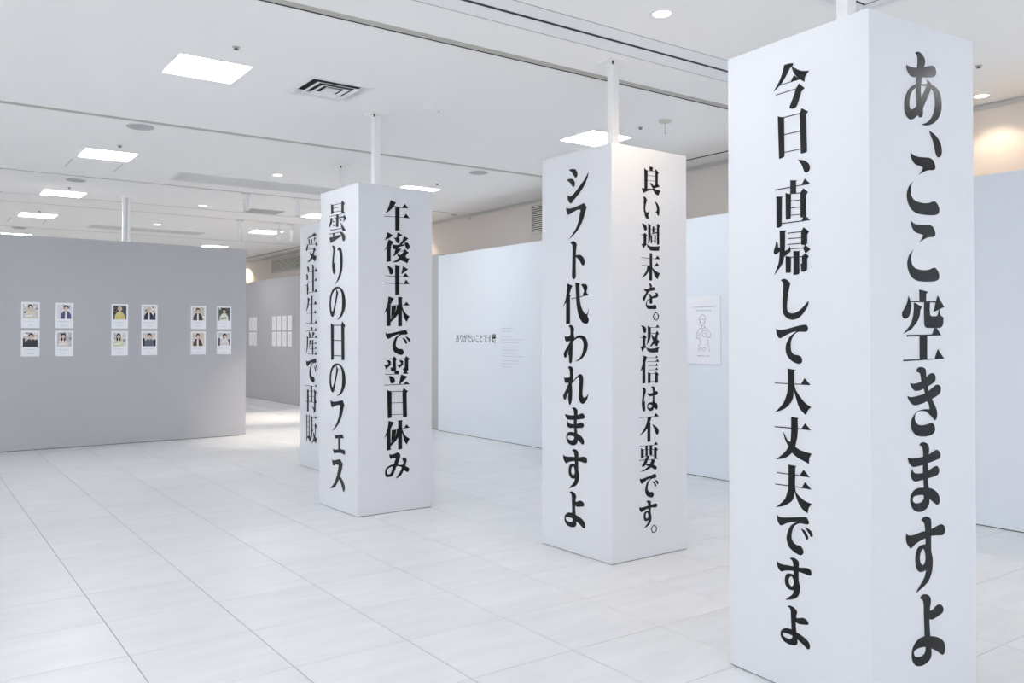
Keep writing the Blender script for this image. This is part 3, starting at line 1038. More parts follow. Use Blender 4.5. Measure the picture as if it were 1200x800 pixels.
  'o 0,452c 750,472c 851,602c 1000,450c 750,455c 0,431c',
  'o 421,763c 597,778c 594,19c 423,0c',
 ),
 'ato': (
  'o 132,982c 341,893c 230,801 11,699c 84,812',
  'o 182,746c 366,674c 317,598 256,521c 305,503c 261,469c 262,30c 98,0c 97,438c 0,349c 85,499 133,628',
  'o 521,1000c 726,920c 576,850c 601,764 589,678 522,636 465,691 415,772 353,826c 440,816 497,845c 506,925',
  'o 764,891c 948,829c 827,726 689,611c 577,593c 689,717 739,804',
  'o 324,588c 428,580 589,594 777,627c 790,586 602,528c 528,475 441,448 384,434 342,474',
  'o 789,681c 903,688 999,589 984,503 941,464 878,469 827,546',
  'o 441,469c 672,477c 602,395 503,294 429,238 306,195c 385,288',
  'o 802,470c 967,353c 904,318 828,229c 904,169 1000,179c 955,108 909,0c 804,37 716,64 653,92c 504,21 307,7c 454,82 591,173c 533,212 503,294c 565,288 628,259c 715,328 765,405',
  'o 590,396c 777,420c 777,401c 590,377c',
 ),
 'han': (
  'o 415,1000c 627,972c 591,939c 589,22c 423,0c',
  'o 97,946c 221,921 321,852 346,748 309,683 234,669 197,710 159,844',
  'o 723,966c 932,870c 800,768 653,681c 685,784',
  'o 24,625c 724,622c 825,744c 966,622c 724,608c 24,606c',
  'o 0,389c 750,379c 851,519c 1000,378c 750,362c 0,368c',
 ),
 'kyuu': (
  'o 169,1000c 383,936c 329,855 243,704c 268,683c 251,651c 252,236c 380,408 478,581c 490,710c 540,722c 539,994c 726,984c 696,951c 697,693c 778,522 878,416 1000,343c 929,245 892,147c 803,243 740,414 697,564c 699,16c 542,0c 541,411c 429,281 257,140c 258,23c 99,1c 97,521c 0,413c 85,616 145,808',
  'h 285,673c 465,688c 453,559 355,365 269,258c',
  'o 280,713c 777,725c 865,837c 999,710c 280,699c',
 ),
 'yoku': (
  'o 16,909c 329,915c 383,995c 502,895c 453,830c 466,502c 590,488c 565,390c 405,384c 392,471c 269,485c 256,594 330,615c 329,898c 16,892c',
  'o 85,858c 207,856 268,790 231,736c 317,746c 158,618 81,538c 49,621 0,708c 109,706 170,759',
  'o 490,902c 801,908c 851,1000c 998,898c 940,833c 941,491c 878,470c 948,380c 727,382c 790,472c 715,529c 802,615c 801,891c 490,885c',
  'o 564,850c 689,848 751,792 714,727c 789,737c 652,629 565,566c 552,632 490,699c 589,697 651,750',
  'o 42,391c 590,390c 590,372c 42,370c',
  'o 184,335c 294,310 393,253 425,154 368,73 258,72c 233,160',
  'o 665,366c 903,289c 828,207 579,0c 603,148',
  'o 2,27c 753,34c 866,129c 1000,14c 753,12c 2,5c',
 ),
 'mi': (
  'o 171,975c 257,935 414,964 519,1000 632,902 608,757 521,537c 662,507 732,517c 760,612 732,664 696,749c 803,788 892,698 874,568 839,441c 964,379 1000,293 939,201 840,244 775,299c 698,160 592,57 424,0c 539,144 627,265 697,405c 591,458 503,467 468,461c 399,289 312,135 173,92 52,114 0,249 34,423 206,535 363,568c 398,679 432,757 397,793c 293,793 241,759c 188,828',
  'h 328,484c 207,454 103,383 86,256 138,202 225,225 283,349',
 ),
 'uke': (
  'o 739,1000c 926,886c 819,882 421,870 134,838c 108,863 457,940',
  'o 194,832c 312,813c 332,649c 232,647c',
  'o 440,816c 539,799c 540,634c 449,634c',
  'o 694,858c 863,805c 767,748 713,695c 684,712',
  'o 110,654c 184,625 149,494 56,427 0,439 36,548',
  'o 147,640c 804,616c 839,691c 1000,567c 841,508c 804,596c 147,625c',
  'o 149,479c 643,459c 733,510c 852,397c 735,341 664,245c 915,174c 862,97 799,0c 683,52 574,119c 356,47 98,14c 282,97 464,201c 354,284 297,407c 427,322 518,286c 608,352 626,443c 149,461c',
 ),
 'chuu': (
  'o 69,962c 239,922 270,835 241,744c 173,748 146,842',
  'o 7,714c 148,671 186,583 168,505c 47,511 54,604',
  'o 225,481c 207,396 178,326 216,210 210,82 192,33 117,0 90,87 76,302c 0,320c 113,358',
  'o 462,1000c 646,974 683,929 685,781 692,91c 545,85c 537,903',
  'o 297,769c 740,754c 859,862c 993,739c 740,744c 297,756c',
  'o 326,433c 743,443c 851,540c 978,435c 743,432c 326,421c',
  'o 267,73c 728,82c 873,195c 1000,71c 729,70c 267,58c',
 ),
 'nama': (
  'o 420,1000c 623,966c 568,941c 566,6c 430,7c',
  'o 142,957c 366,872c 292,798 201,586 15,406c 89,589 162,772',
  'o 256,700c 716,685c 806,811c 958,670c 716,673c 256,684c',
  'o 110,378c 701,375c 791,479c 925,358c 701,360c 110,362c',
  'o 0,28c 777,18c 866,130c 1000,0c 0,10c',
 ),
 'san': (
  'o 418,1000c 594,983c 566,860c 419,858c',
  'o 29,868c 747,864c 847,963c 969,851c 29,852c',
  'o 272,831c 402,770 439,665 385,616c 304,619',
  'o 584,838c 784,777c 712,710 622,627c 568,627',
  'o 106,710c 218,634c 209,391 148,178 0,0c 91,238',
  'o 200,627c 785,627c 892,717c 1000,613c 200,608c',
  'o 330,544c 569,507c 460,484 387,362 315,218c 314,301',
  'o 550,544c 714,542c 660,507c 664,38c 555,30c',
  'o 424,416c 805,418c 858,486c 948,405c 424,400c',
  'o 333,233c 825,244c 831,329c 939,230c 333,218c',
  'o 224,54c 791,40c 869,143c 998,23c 224,30c',
 ),
 'sai': (
  'o 0,921c 822,927c 904,1000c 1000,914c 822,913c 0,905c',
  'o 451,916c 589,908c 587,370c 456,361c',
  'o 150,794c 298,753c 298,17c 158,6c',
  'o 770,815c 956,729c 885,660c 880,469c 898,441c 994,374c 881,352c 883,192 866,59 706,0c 705,106 567,211c 686,200 747,167c 742,754c',
  'o 280,726c 770,753c 770,740c 280,713c',
  'o 282,544c 772,573c 772,561c 282,532c',
  'o 43,365c 774,367c 774,354c 43,348c',
 ),
 'han2': (
  'o 44,978c 132,969c 128,240c 159,182 103,57 0,1c 64,143',
  'o 266,987c 342,985c 341,260c 444,180 408,57 351,52c 274,134 179,166c 140,196c 273,253c',
  'o 114,923c 285,936c 285,924c 114,911c',
  'o 116,738c 287,752c 287,740c 116,726c',
  'o 117,547c 289,562c 289,550c 118,535c',
  'o 119,347c 291,363c 291,351c 120,335c',
  'o 455,964c 587,929c 590,551 647,467 592,402c 538,219 426,74c 481,288 496,587',
  'o 568,894c 791,915c 835,1000c 982,908c 568,883c',
  'o 589,647c 794,657c 837,735c 970,636c 887,547 870,369 834,263c 1000,198c 928,110 892,33c 818,69 762,108c 651,52 502,0c 632,125 705,221c 667,291 655,408c 722,385 779,302c 814,438 794,645c 590,635c',
 ),
}
PLACES = [
 ('ima', 'P1L', 0.2631, 0.4537, 2.4441, 2.6413),
 ('hi', 'P1L', 0.2872, 0.4473, 2.2454, 2.4373),
 ('comma', 'P1L', 0.3921, 0.4538, 2.1640, 2.2251),
 ('choku', 'P1L', 0.2705, 0.4564, 1.9511, 2.1445),
 ('kaeru', 'P1L', 0.2627, 0.4559, 1.7436, 1.9393),
 ('shi', 'P1L', 0.2990, 0.4454, 1.5551, 1.7299),
 ('te', 'P1L', 0.2745, 0.4414, 1.3713, 1.5343),
 ('dai', 'P1L', 0.2650, 0.4559, 1.1597, 1.3505),
 ('jou', 'P1L', 0.2647, 0.4570, 0.9591, 1.1483),
 ('bu', 'P1L', 0.2659, 0.4580, 0.7546, 0.9458),
 ('de', 'P1L', 0.2755, 0.4607, 0.5773, 0.7398),
 ('su', 'P1L', 0.2745, 0.4536, 0.3718, 0.5595),
 ('yo', 'P1L', 0.2922, 0.4443, 0.1911, 0.3554),
 ('a', 'P1R', 0.2223, 0.4799, 2.3452, 2.6396),
 ('comma', 'P1R', 0.3880, 0.4794, 2.2252, 2.3286),
 ('ko', 'P1R', 0.2358, 0.4587, 1.9796, 2.2253),
 ('ko', 'P1R', 0.2365, 0.4554, 1.7077, 1.9495),
 ('sora', 'P1R', 0.2010, 0.4888, 1.3875, 1.6755),
 ('ki', 'P1R', 0.2307, 0.4609, 1.0813, 1.3629),
 ('ma', 'P1R', 0.2311, 0.4563, 0.7812, 1.0595),
 ('su', 'P1R', 0.2168, 0.4846, 0.4600, 0.7587),
 ('yo', 'P1R', 0.2509, 0.4807, 0.1649, 0.4478),
 ('shiK', 'P2L', 0.2753, 0.5071, 2.4043, 2.6425),
 ('fu', 'P2L', 0.2687, 0.4878, 2.1554, 2.3899),
 ('to', 'P2L', 0.3162, 0.4675, 1.8772, 2.1418),
 ('dai2', 'P2L', 0.2333, 0.5106, 1.5696, 1.8555),
 ('wa', 'P2L', 0.2453, 0.4974, 1.2992, 1.5649),
 ('re', 'P2L', 0.2378, 0.5040, 1.0130, 1.2803),
 ('ma', 'P2L', 0.2562, 0.4666, 0.7377, 0.9994),
 ('su', 'P2L', 0.2376, 0.4906, 0.4358, 0.7135),
 ('yo', 'P2L', 0.2513, 0.4703, 0.1740, 0.4205),
 ('ryo', 'P2R', 0.2747, 0.4570, 2.4464, 2.6381),
 ('i', 'P2R', 0.2848, 0.4442, 2.2789, 2.4282),
 ('shuu', 'P2R', 0.2691, 0.4532, 2.0665, 2.2566),
 ('sue', 'P2R', 0.2674, 0.4514, 1.8615, 2.0511),
 ('wo', 'P2R', 0.2815, 0.4321, 1.6703, 1.8452),
 ('maru', 'P2R', 0.3804, 0.4373, 1.5924, 1.6490),
 ('hen', 'P2R', 0.2588, 0.4452, 1.3758, 1.5671),
 ('shin', 'P2R', 0.2583, 0.4421, 1.1680, 1.3582),
 ('ha', 'P2R', 0.2716, 0.4254, 0.9802, 1.1479),
 ('fuA', 'P2R', 0.2484, 0.4362, 0.7757, 0.9666),
 ('you', 'P2R', 0.2451, 0.4276, 0.5816, 0.7720),
 ('de', 'P2R', 0.2534, 0.4300, 0.3985, 0.5554),
 ('su', 'P2R', 0.2474, 0.4190, 0.1978, 0.3824),
 ('maru', 'P2R', 0.3597, 0.4144, 0.1570, 0.2128),
 ('kumo', 'P3L', 0.1784, 0.5141, 2.2861, 2.6413),
 ('ri', 'P3L', 0.2403, 0.4491, 1.9288, 2.2710),
 ('no', 'P3L', 0.1930, 0.5041, 1.6244, 1.9090),
 ('hi', 'P3L', 0.2223, 0.5000, 1.2797, 1.6146),
 ('no', 'P3L', 0.2012, 0.5093, 0.9724, 1.2519),
 ('fu', 'P3L', 0.2212, 0.4892, 0.6654, 0.9452),
 ('e', 'P3L', 0.2669, 0.5029, 0.4778, 0.6552),
 ('suK', 'P3L', 0.2211, 0.5013, 0.1669, 0.4418),
 ('go', 'P3R', 0.2394, 0.4873, 2.3814, 2.6381),
 ('ato', 'P3R', 0.2372, 0.4882, 2.1096, 2.3686),
 ('han', 'P3R', 0.2411, 0.4888, 1.8357, 2.0930),
 ('kyuu', 'P3R', 0.2389, 0.4895, 1.5686, 1.8226),
 ('de', 'P3R', 0.2551, 0.4934, 1.3262, 1.5393),
 ('yoku', 'P3R', 0.2402, 0.4911, 1.0708, 1.3187),
 ('hi', 'P3R', 0.2698, 0.4752, 0.7954, 1.0444),
 ('kyuu', 'P3R', 0.2431, 0.4931, 0.5238, 0.7750),
 ('mi', 'P3R', 0.2521, 0.4879, 0.2811, 0.5025),
 ('uke', 'P4L', 0.1716, 0.5079, 2.3182, 2.6450),
 ('chuu', 'P4L', 0.1757, 0.5070, 1.9549, 2.2948),
 ('nama', 'P4L', 0.1739, 0.5068, 1.6283, 1.9438),
 ('san', 'P4L', 0.1714, 0.5060, 1.2719, 1.5907),
 ('de', 'P4L', 0.1908, 0.5164, 0.9679, 1.2386),
 ('sai', 'P4L', 0.1687, 0.5053, 0.6290, 0.9533),
 ('han2', 'P4L', 0.1854, 0.5108, 0.2837, 0.6052),
]



def parse_loop(s):
    pts = []
    for tk in s.split():
        c = tk.endswith('c')
        x, y = tk.rstrip('c').split(',')
        pts.append((int(x), int(y), c))
    return pts


def smooth_loop(pts, w, h, steps=4):
    """closed outline in metres: Catmull-Rom between soft points, sharp at the marked corners"""
    P = [Vector((p[0] / 1000 * w, p[1] / 1000 * h)) for p in pts]
    n = len(P)
    out = []
    for i in range(n):
        a, b = P[i], P[(i + 1) % n]
        ca, cb = pts[i][2], pts[(i + 1) % n][2]
        out.append(a)
        if ca and cb:
            continue
        pa = P[i - 1] if not ca else a + (a - b) * 0.35
        pb = P[(i + 2) % n] if not cb else b + (b - a) * 0.35
        for k in range(1, steps):
            t = k / steps
            t2, t3 = t * t, t * t * t
            q = 0.5 * ((2 * a) + (b - pa) * t + (2 * pa - 5 * a + 4 * b - pb) * t2 + (3 * a - pa - 3 * b + pb) * t3)
            out.append(q)
    return out


def glyph_mesh(key, w, h):
    bm = bmesh.new()
    groups = []
    for l in GLYPHS[key]:
        pl = smooth_loop(parse_loop(l[2:]), w, h)
        if l[0] == 'o':
            groups.append([pl])
        else:
            # a counter belongs to the outline that encloses it
            c = sum(pl, Vector((0, 0))) / len(pl)

            def inside(poly):
                r = False
                for i in range(len(poly)):
                    a, b = poly[i], poly[i - 1]
                    if (a.y > c.y) != (b.y > c.y) and c.x < (b.x - a.x) * (c.y - a.y) / (b.y - a.y) + a.x:
                        r = not r
                return r
            tgt = next((g for g in reversed(groups) if inside(g[0])), groups[-1])
            tgt.append(pl)
    for gi, g in enumerate(groups):
        d = -0.0010 - 0.00008 * gi
        flat = [p for l in g for p in l]
        tris = tessellate_polygon([[Vector((p.x, p.y, 0)) for p in l] for l in g])
        vs = [bm.verts.new((p.x, d, p.y)) for p in flat]
        for t in tris:
            try:
                f = bm.faces.new([vs[i] for i in t])
            except ValueError:
                continue
    bm.normal_update()
    for f in bm.faces:
        if f.normal.y > 0:
            f.normal_flip()
    return bm


W1, W2 = 0.730, 0.7147
pillars = [
    ('P1', 3.0313527, 1.8674021, -0.0641258, W1, W2, 'nearest and largest white pillar with big black vertical Japanese lettering, at the right'),
    ('P2', 3.7775921, 4.1523765, 0.0140174, W1, W2, 'middle white pillar with black Japanese lettering on two sides, in front of a ceiling light'),
    ('P3', 3.0729550, 6.4552234, 0.0357350, W1, W2, 'white lettered pillar left of centre, standing in front of the farthest pillar'),
    ('P4', 3.7800000, 8.7600000, 0.0, 0.722, 0.715, 'farthest white pillar, half hidden behind the left-of-centre pillar'),
]
for key, x, y, th, w1, w2, label in pillars:
    t = empty('lettered_pillar', (x, y, 0), label, 'pillar', th, 'square white pillars with vertical lettering')
    bm = bmesh.new()
    box(bm, 0, w2, 0, w1, 0.004, PILLAR_H, bevel=0.0018)
    link('shaft', bm, M_PILLAR, t)
    bm = bmesh.new()
    box(bm, 0.004, w2 - 0.004, 0.004, w1 - 0.004, 0.0, 0.006)
    link('base_strip', bm, M_SHADOWGAP, t)  # painted shadow line under the shaft
    square_post(w2 / 2, w1 / 2, 0.030, PILLAR_H - 0.002, CEIL, t)
    for gk, face, u0, u1, z0, z1 in PLACES:
        if face[:2] != key:
            continue
        o = link('character', glyph_mesh(gk, u1 - u0, z1 - z0), M_INK, t)
        if face[2] == 'R':
            o.location = (u0, 0, z0)
        else:
            o.rotation_euler = (0, 0, -math.pi / 2)
            o.location = (0, w1 - u0, z0)

# ------------------------------------------------------------------ flat print helpers (cards, poster, wall text)
def poly(bm, pts, d, mi=0):
    vs = [bm.verts.new((x, d, z)) for x, z in pts]
    f = bm.faces.new(vs)
    f.material_index = mi
    f.normal_update()
    if f.normal.y > 0:
        f.normal_flip()


def rectp(bm, x0, x1, z0, z1, d, mi=0):
    poly(bm, [(x0, z0), (x1, z0), (x1, z1), (x0, z1)], d, mi)


def ell(bm, cx, cz, rx, rz, d, mi=0, n=16, a0=0, a1=360):
    pts = [(cx + rx * math.cos(math.radians(a0 + (a1 - a0) * i / n)), cz + rz * math.sin(math.radians(a0 + (a1 - a0) * i / n))) for i in range(n + (0 if a1 - a0 == 360 else 1))]
    poly(bm, pts, d, mi)


def stroke(bm, pts, w, d, mi=0):
    for (x0, z0), (x1, z1) in zip(pts, pts[1:]):
        dx, dz = x1 - x0, z1 - z0
        L = math.hypot(dx, dz) or 1
        nx, nz = -dz / L * w / 2, dx / L * w / 2
        poly(bm, [(x0 - nx, z0 - nz), (x1 - nx, z1 - nz), (x1 + nx, z1 + nz), (x0 + nx, z0 + nz)], d, mi)


def dashes(bm, x0, x1, z, h, d, rnd, mi=0):
    """a line of print too small to read: short uneven marks"""
    x = x0
    while x < x1 - h * 0.3:
        w = h * rnd.uniform(0.45, 0.85)
        rectp(bm, x, x + w * 0.9, z + h * rnd.uniform(-0.1, 0.12), z + h * rnd.uniform(0.18, 0.4), d, mi)
        if rnd.random() < 0.75:
            rectp(bm, x + w * 0.3, x + w * 0.5, z - h * 0.3, z + h * 0.5, d, mi)
        x += w + h * 0.2


C = lambda n, c: mat('print_' + n, c, 0.55, 0.3)
SKIN = C('skin', (0.72, 0.55, 0.46))
HAIRD = C('dark_hair', (0.035, 0.028, 0.03))
HAIRL = C('light_hair', (0.66, 0.52, 0.42))

# the portrait cards: (x, row, background, clothing, hair, special, label)
CW, CH = 0.214, 0.338
cx_pos = [1.396, 1.794, 2.48, 2.87, 3.548, 3.925]
cards = [
    (0, 1, (0.62, 0.60, 0.58), (0.72, 0.68, 0.58), HAIRD, 'lean', 'portrait card top row far left, person in cream top leaning on a dark table'),
    (0, 0, (0.66, 0.58, 0.56), (0.05, 0.05, 0.055), HAIRD, 'dark', 'portrait card bottom row far left, person in black top hugging their knees'),
    (1, 1, (0.76, 0.76, 0.80), (0.11, 0.10, 0.22), HAIRD, 'navy', 'portrait card top row second column, person in navy suit jacket with folded arms'),
    (1, 0, (0.55, 0.55, 0.56), (0.78, 0.68, 0.66), HAIRD, 'long', 'portrait card bottom row second column, person with dark hair in pale pink top'),
    (2, 1, (0.10, 0.10, 0.11), (0.72, 0.62, 0.26), HAIRL, 'blond', 'portrait card top row third column, blond person in yellow top on dark ground'),
    (2, 0, (0.72, 0.72, 0.72), (0.70, 0.69, 0.50), HAIRD, 'long', 'portrait card bottom row third column, long-haired person in pale yellow top'),
    (3, 1, (0.74, 0.71, 0.68), (0.035, 0.04, 0.07), HAIRL, 'open', 'portrait card top row fourth column, person in open black jacket against white'),
    (3, 0, (0.66, 0.62, 0.58), (0.15, 0.17, 0.22), HAIRD, 'desk', 'portrait card bottom row fourth column, person in blue grey seated among dark furniture'),
    (4, 1, (0.62, 0.58, 0.52), (0.06, 0.06, 0.065), HAIRD, 'open', 'portrait card top row fifth column, person in black jacket over white shirt'),
    (4, 0, (0.70, 0.62, 0.54), (0.10, 0.065, 0.05), HAIRD, 'open', 'portrait card bottom row fifth column, person in dark brown jacket'),
    (5, 1, (0.10, 0.13, 0.09), (0.80, 0.79, 0.74), HAIRD, 'lean', 'portrait card top row far right, person in white top before green leaves'),
    (5, 0, (0.60, 0.60, 0.60), (0.76, 0.76, 0.78), HAIRD, 'crop', 'portrait card bottom row far right, person in white top with dark blocks beside'),
]
cw_, sw_ = math.cos(WLR), math.sin(WLR)
for i, (c, row, bg, cloth, hair, kind, label) in enumerate(cards):
    s = (cx_pos[c] - 4.257) / cw_
    px, py = 4.257 + s * cw_, 12.8157 + s * sw_
    z0 = 1.590 if row else 1.218
    t = empty('portrait_card', (px, py - 0.0005, z0), label, 'photo card', WLR, 'white portrait cards on the grey wall')
    bm = bmesh.new()
    box(bm, -CW / 2, CW / 2, -0.006, -0.0005, 0, CH)
    link('card', bm, M_PAPER, t)
    rnd = random.Random(i)
    mats = [C('bg%d' % i, bg), C('cloth%d' % i, cloth), SKIN, hair, C('white', (0.85, 0.85, 0.86)), C('black', (0.03, 0.03, 0.035)),
            C('accent%d' % i, tuple(min(0.9, v * 1.5 + 0.05) for v in bg)), C('shade%d' % i, tuple(v * 0.42 for v in bg)), C('fold%d' % i, tuple(v * 0.5 for v in cloth))]
    bm = bmesh.new()
    a, b, zb, zt = -CW / 2 + 0.022, CW / 2 - 0.022, 0.125, CH - 0.022
    W, H = b - a, zt - zb
    U = lambda u, v: (a + u * W, zb + v * H)
    rectp(bm, a, b, zb, zt, -0.0068, 0)
    # background blocks
    for _ in range(9):
        u, v = rnd.uniform(0, 0.85), rnd.uniform(0.15, 0.9)
        p, q = U(u, v), U(min(1, u + rnd.uniform(0.06, 0.22)), min(1, v + rnd.uniform(0.05, 0.25)))
        rectp(bm, p[0], q[0], p[1], q[1], -0.0070, rnd.choice((6, 7, 7, 4)))
    if kind in ('desk', 'crop', 'dark'):
        p, q = U(0, 0), U(0.14, 0.6)
        rectp(bm, p[0], q[0], p[1], q[1], -0.0071, 5)
        p, q = U(0.84, 0), U(1, 0.5)
        rectp(bm, p[0], q[0], p[1], q[1], -0.0071, 5)
    if kind == 'desk':
        p, q = U(0.6, 0.25), U(0.95, 0.45)
        rectp(bm, p[0], q[0], p[1], q[1], -0.0071, 5)
    if kind == 'lean' and row and c == 0:
        p, q = U(0.05, 0.36), U(0.4, 0.46)
        rectp(bm, p[0], q[0], p[1], q[1], -0.0071, 5)
    if kind == 'open' and c == 3:
        p, q = U(0.82, 0.0), U(0.97, 0.5)
        rectp(bm, p[0], q[0], p[1], q[1], -0.0071, 5)
    hx = {'lean': 0.48, 'dark': 0.55, 'navy': 0.6, 'long': 0.42, 'blond': 0.5, 'open': 0.45, 'desk': 0.5, 'crop': 0.55}[kind]
    hz = 0.73
    sh = 0.40 if kind != 'dark' else 0.50
    # torso, arms
    poly(bm, [U(max(0.02, hx - sh), 0), U(min(0.98, hx + sh), 0), U(min(0.97, hx + sh * 0.86), 0.34), U(hx + 0.16, 0.54), U(hx - 0.16, 0.54), U(max(0.03, hx - sh * 0.86), 0.34)], -0.0073, 1)
    if kind in ('open', 'navy'):
        poly(bm, [U(hx - 0.07, 0), U(hx + 0.07, 0), U(hx + 0.06, 0.54), U(hx - 0.06, 0.54)], -0.0075, 4)
    if kind in ('lean', 'crop', 'long'):
        poly(bm, [U(hx - 0.28, 0.10), U(hx + 0.22, 0.18), U(hx + 0.20, 0.26), U(hx - 0.28, 0.20)], -0.0075, 2 if kind == 'crop' else 6)
    # neck, hair, face
    poly(bm, [U(hx - 0.05, 0.48), U(hx + 0.05, 0.48), U(hx + 0.05, 0.64), U(hx - 0.05, 0.64)], -0.0076, 2)
    fx, fz = U(hx, hz)
    if kind == 'long':
        poly(bm, [U(hx - 0.17, 0.42), U(hx - 0.05, 0.42), U(hx - 0.02, 0.75), U(hx - 0.17, 0.8)], -0.0077, 3)
        poly(bm, [U(hx + 0.05, 0.42), U(hx + 0.16, 0.42), U(hx + 0.17, 0.8), U(hx + 0.02, 0.75)], -0.0077, 3)
    for a_, b_, c_ in ((-0.30, 0.05, 0.30), (0.12, 0.10, 0.36), (-0.12, 0.02, 0.22)):
        poly(bm, [U(min(0.95, max(0.03, hx + a_)), b_), U(min(0.97, max(0.05, hx + a_ + 0.05)), b_), U(min(0.97, max(0.05, hx + a_ + 0.10)), c_)], -0.0074, 8)
    ell(bm, fx, fz + 0.010, 0.029, 0.033, -0.0078, 3)
    ell(bm, fx + 0.002, fz - 0.005, 0.0205, 0.0255, -0.0080, 2)
    ell(bm, fx, fz + 0.021, 0.0225, 0.014, -0.0082, 3, 10, 0, 180)
    for sx in (-1, 1):
        rectp(bm, fx + sx * 0.008 - 0.003, fx + sx * 0.008 + 0.003, fz - 0.001, fz + 0.0015, -0.0083, 5)
    rectp(bm, fx - 0.004, fx + 0.006, fz - 0.014, fz - 0.012, -0.0083, 7)
    link('photograph', bm, mats, t)
    bm = bmesh.new()
    dashes(bm, -0.075, rnd.uniform(0.05, 0.075), 0.088, 0.008, -0.0066, rnd)
    dashes(bm, -0.03, 0.03, 0.035, 0.009, -0.0066, rnd)
    link('caption', bm, M_MARK, t)

# narrow strips on the far grey wall
strips = [(20.62, 0), (20.31, 0), (19.03, 1), (18.71, 1), (18.39, 1), (18.07, 1)]
names = ['leftmost', 'second from the left', 'third from the left', 'fourth from the left', 'fifth from the left', 'rightmost']
for i, (yy, g) in enumerate(strips):
    for row in (0, 1):
        z0 = 1.615 if row else 1.26
        t = empty('phrase_strip', (6.97, yy, z0), 'narrow white strip on the far grey wall, %s in the %s row' % (names[i], 'upper' if row else 'lower'),
                  'strip', -math.pi / 2, 'narrow white strips on the far grey wall')
        bm = bmesh.new()
        box(bm, -0.118, 0.118, -0.006, -0.0005, 0, 0.325)
        link('card', bm, M_PAPER, t)
        rnd = random.Random(50 + i * 2 + row)
        bm = bmesh.new()
        z = 0.26
        while z > 0.08 + rnd.uniform(0, 0.06):
            rectp(bm, -0.012, 0.012, z, z + 0.004, -0.0068)
            rectp(bm, -0.003, 0.003, z - 0.012, z + 0.01, -0.0068)
            z -= 0.028
        link('print', bm, M_PENCIL, t)

# title lettering on the white wall
def text_mesh(body, size, name, fat):
    cu = bpy.data.curves.new(name, 'FONT')
    cu.body = body
    cu.size = size
    cu.resolution_u = 3
    cu.offset = size * fat
    tmp = bpy.data.objects.new(name, cu)
    COL.objects.link(tmp)
    bpy.context.view_layer.update()
    me = bpy.data.meshes.new_from_object(tmp)
    bpy.data.objects.remove(tmp)
    bpy.data.curves.remove(cu)
    return me


WX = 6.93
ttl = empty('wall_title', (WX, 11.14, 1.405), 'black title lettering reading the exhibition name on the white wall', 'lettering', -math.pi / 2)
xs = 0.0
TW = 1.09
for i, ch in enumerate('ありがたいことです展'):
    me = text_mesh(ch, 0.118, 'title_character', 0.022 if ch == '展' else 0.003)
    xsv = [v.co.x for v in me.vertices]
    ysv = [v.co.y for v in me.vertices]
    if not xsv:
        continue
    me.materials.clear()
    me.materials.append(M_INK)
    o = bpy.data.objects.new('character', me)
    COL.objects.link(o)
    o.parent = ttl
    mid = (min(xsv) + max(xsv)) / 2
    o.rotation_euler = (math.pi / 2, 0, 0)
    k = 0.92
    o.scale = (k, 1.15, 1)
    o.location = ((i + 0.5) * TW / 10 - mid * k, -0.0012, 0.0)

rnd = random.Random(5)
txt = empty('wall_text', (WX, 9.93, 1.0), 'block of small grey intro text on the white wall right of the title', 'lettering', -math.pi / 2)
bm = bmesh.new()
lines = [(0, 0.30, 0.020), (0, 0.26, 0.024), None, (0, 0.27, 0.015), (0, 0.54, 0.016), (0, 0.42, 0.015), None, (0, 0.29, 0.015), (0, 0.42, 0.015),
         (0, 0.33, 0.015), (0, 0.54, 0.014), None, (0, 0.44, 0.015), (0, 0.42, 0.014), (0, 0.26, 0.014)]
z = 0.595
for l in lines:
    if l is None:
        z -= 0.022
        continue
    dashes(bm, l[0], l[1], z, l[2] * 0.9, -0.0008, rnd)
    z -= 0.046 if l[2] > 0.018 else 0.042
link('text_lines', bm, mat('pale_print', (0.42, 0.43, 0.48), 0.8), txt)

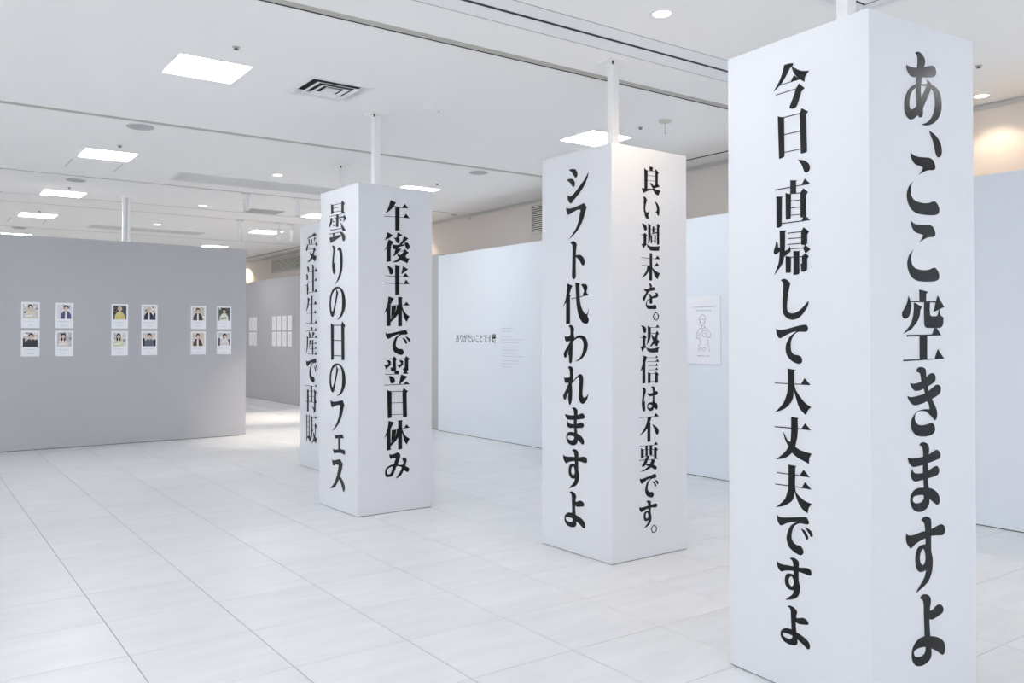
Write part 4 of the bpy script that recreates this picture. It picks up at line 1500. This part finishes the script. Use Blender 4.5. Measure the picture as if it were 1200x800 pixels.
# poster with a pencil drawing
pst = empty('poster', (WX, 6.17, 1.195), 'white poster with a pencil drawing of a person, between the middle and nearest pillars', 'poster', -math.pi / 2)
bm = bmesh.new()
box(bm, -0.225, 0.225, -0.014, -0.0005, 0, 0.715)
link('board', bm, M_PAPER, pst)
bm = bmesh.new()
dashes(bm, -0.15, 0.17, 0.60, 0.017, -0.0146, rnd)
dashes(bm, -0.10, 0.11, 0.563, 0.018, -0.0146, rnd)
dashes(bm, -0.085, 0.08, 0.082, 0.017, -0.0146, rnd)
link('text_lines', bm, M_MARK, pst)
bm = bmesh.new()
D = -0.0147
LW = 0.0048


def S(*p, w=LW):
    stroke(bm, [(x / 1000, z / 1000) for x, z in p], w, D)


S((-60, 470), (-50, 500), (-20, 522), (15, 515), (28, 490), (28, 462))                    # cap crown
S((-72, 462), (-40, 470), (0, 474), (28, 462))                                            # brim
S((-48, 465), (-52, 440), (-46, 415), (-28, 400), (-8, 408), (8, 425), (14, 460))         # face
S((14, 455), (24, 450), (22, 432), (12, 428))                                             # ear
stroke(bm, [(-0.046, 0.452), (-0.038, 0.435)], 0.014, D)                                  # dark fringe
S((-34, 436), (-28, 437)); S((-10, 438), (-3, 439)); S((-24, 420), (-14, 418))
S((-20, 402), (-22, 385), (-8, 372), (10, 385), (12, 410))                                # neck
S((-22, 385), (-60, 368), (-88, 340), (-98, 300), (-92, 272), (-60, 268), (-40, 285))     # left arm
S((12, 388), (50, 370), (82, 345), (102, 310), (96, 285), (70, 275), (52, 290))           # right arm
S((-88, 320), (-70, 330), (-58, 312), (-72, 300), (-88, 304), w=0.003)
S((-75, 285), (-60, 300), (-48, 318), (-40, 335), w=0.003)
pts = [(18 + 36 * math.cos(a * math.pi / 10), 322 + 36 * math.sin(a * math.pi / 10)) for a in range(21)]
S(*pts)                                                                                   # round thing held in front
S((18, 322), (18, 344)); S((18, 322), (34, 316))
S((-42, 262), (-52, 215), (-64, 165), (-72, 130)); S((60, 268), (66, 210), (78, 160), (84, 128))
S((-30, 258), (-34, 200), w=0.0025); S((40, 262), (44, 200), w=0.0025)
S((-62, 150), (-40, 172), (-12, 160), (10, 172), (36, 162)); S((-50, 138), (-20, 150), (12, 140), (40, 150), w=0.003)
S((-4, 372), (-6, 350)); S((-30, 362), (-18, 330), (-20, 290), w=0.0025)
link('drawing', bm, M_PENCIL, pst)
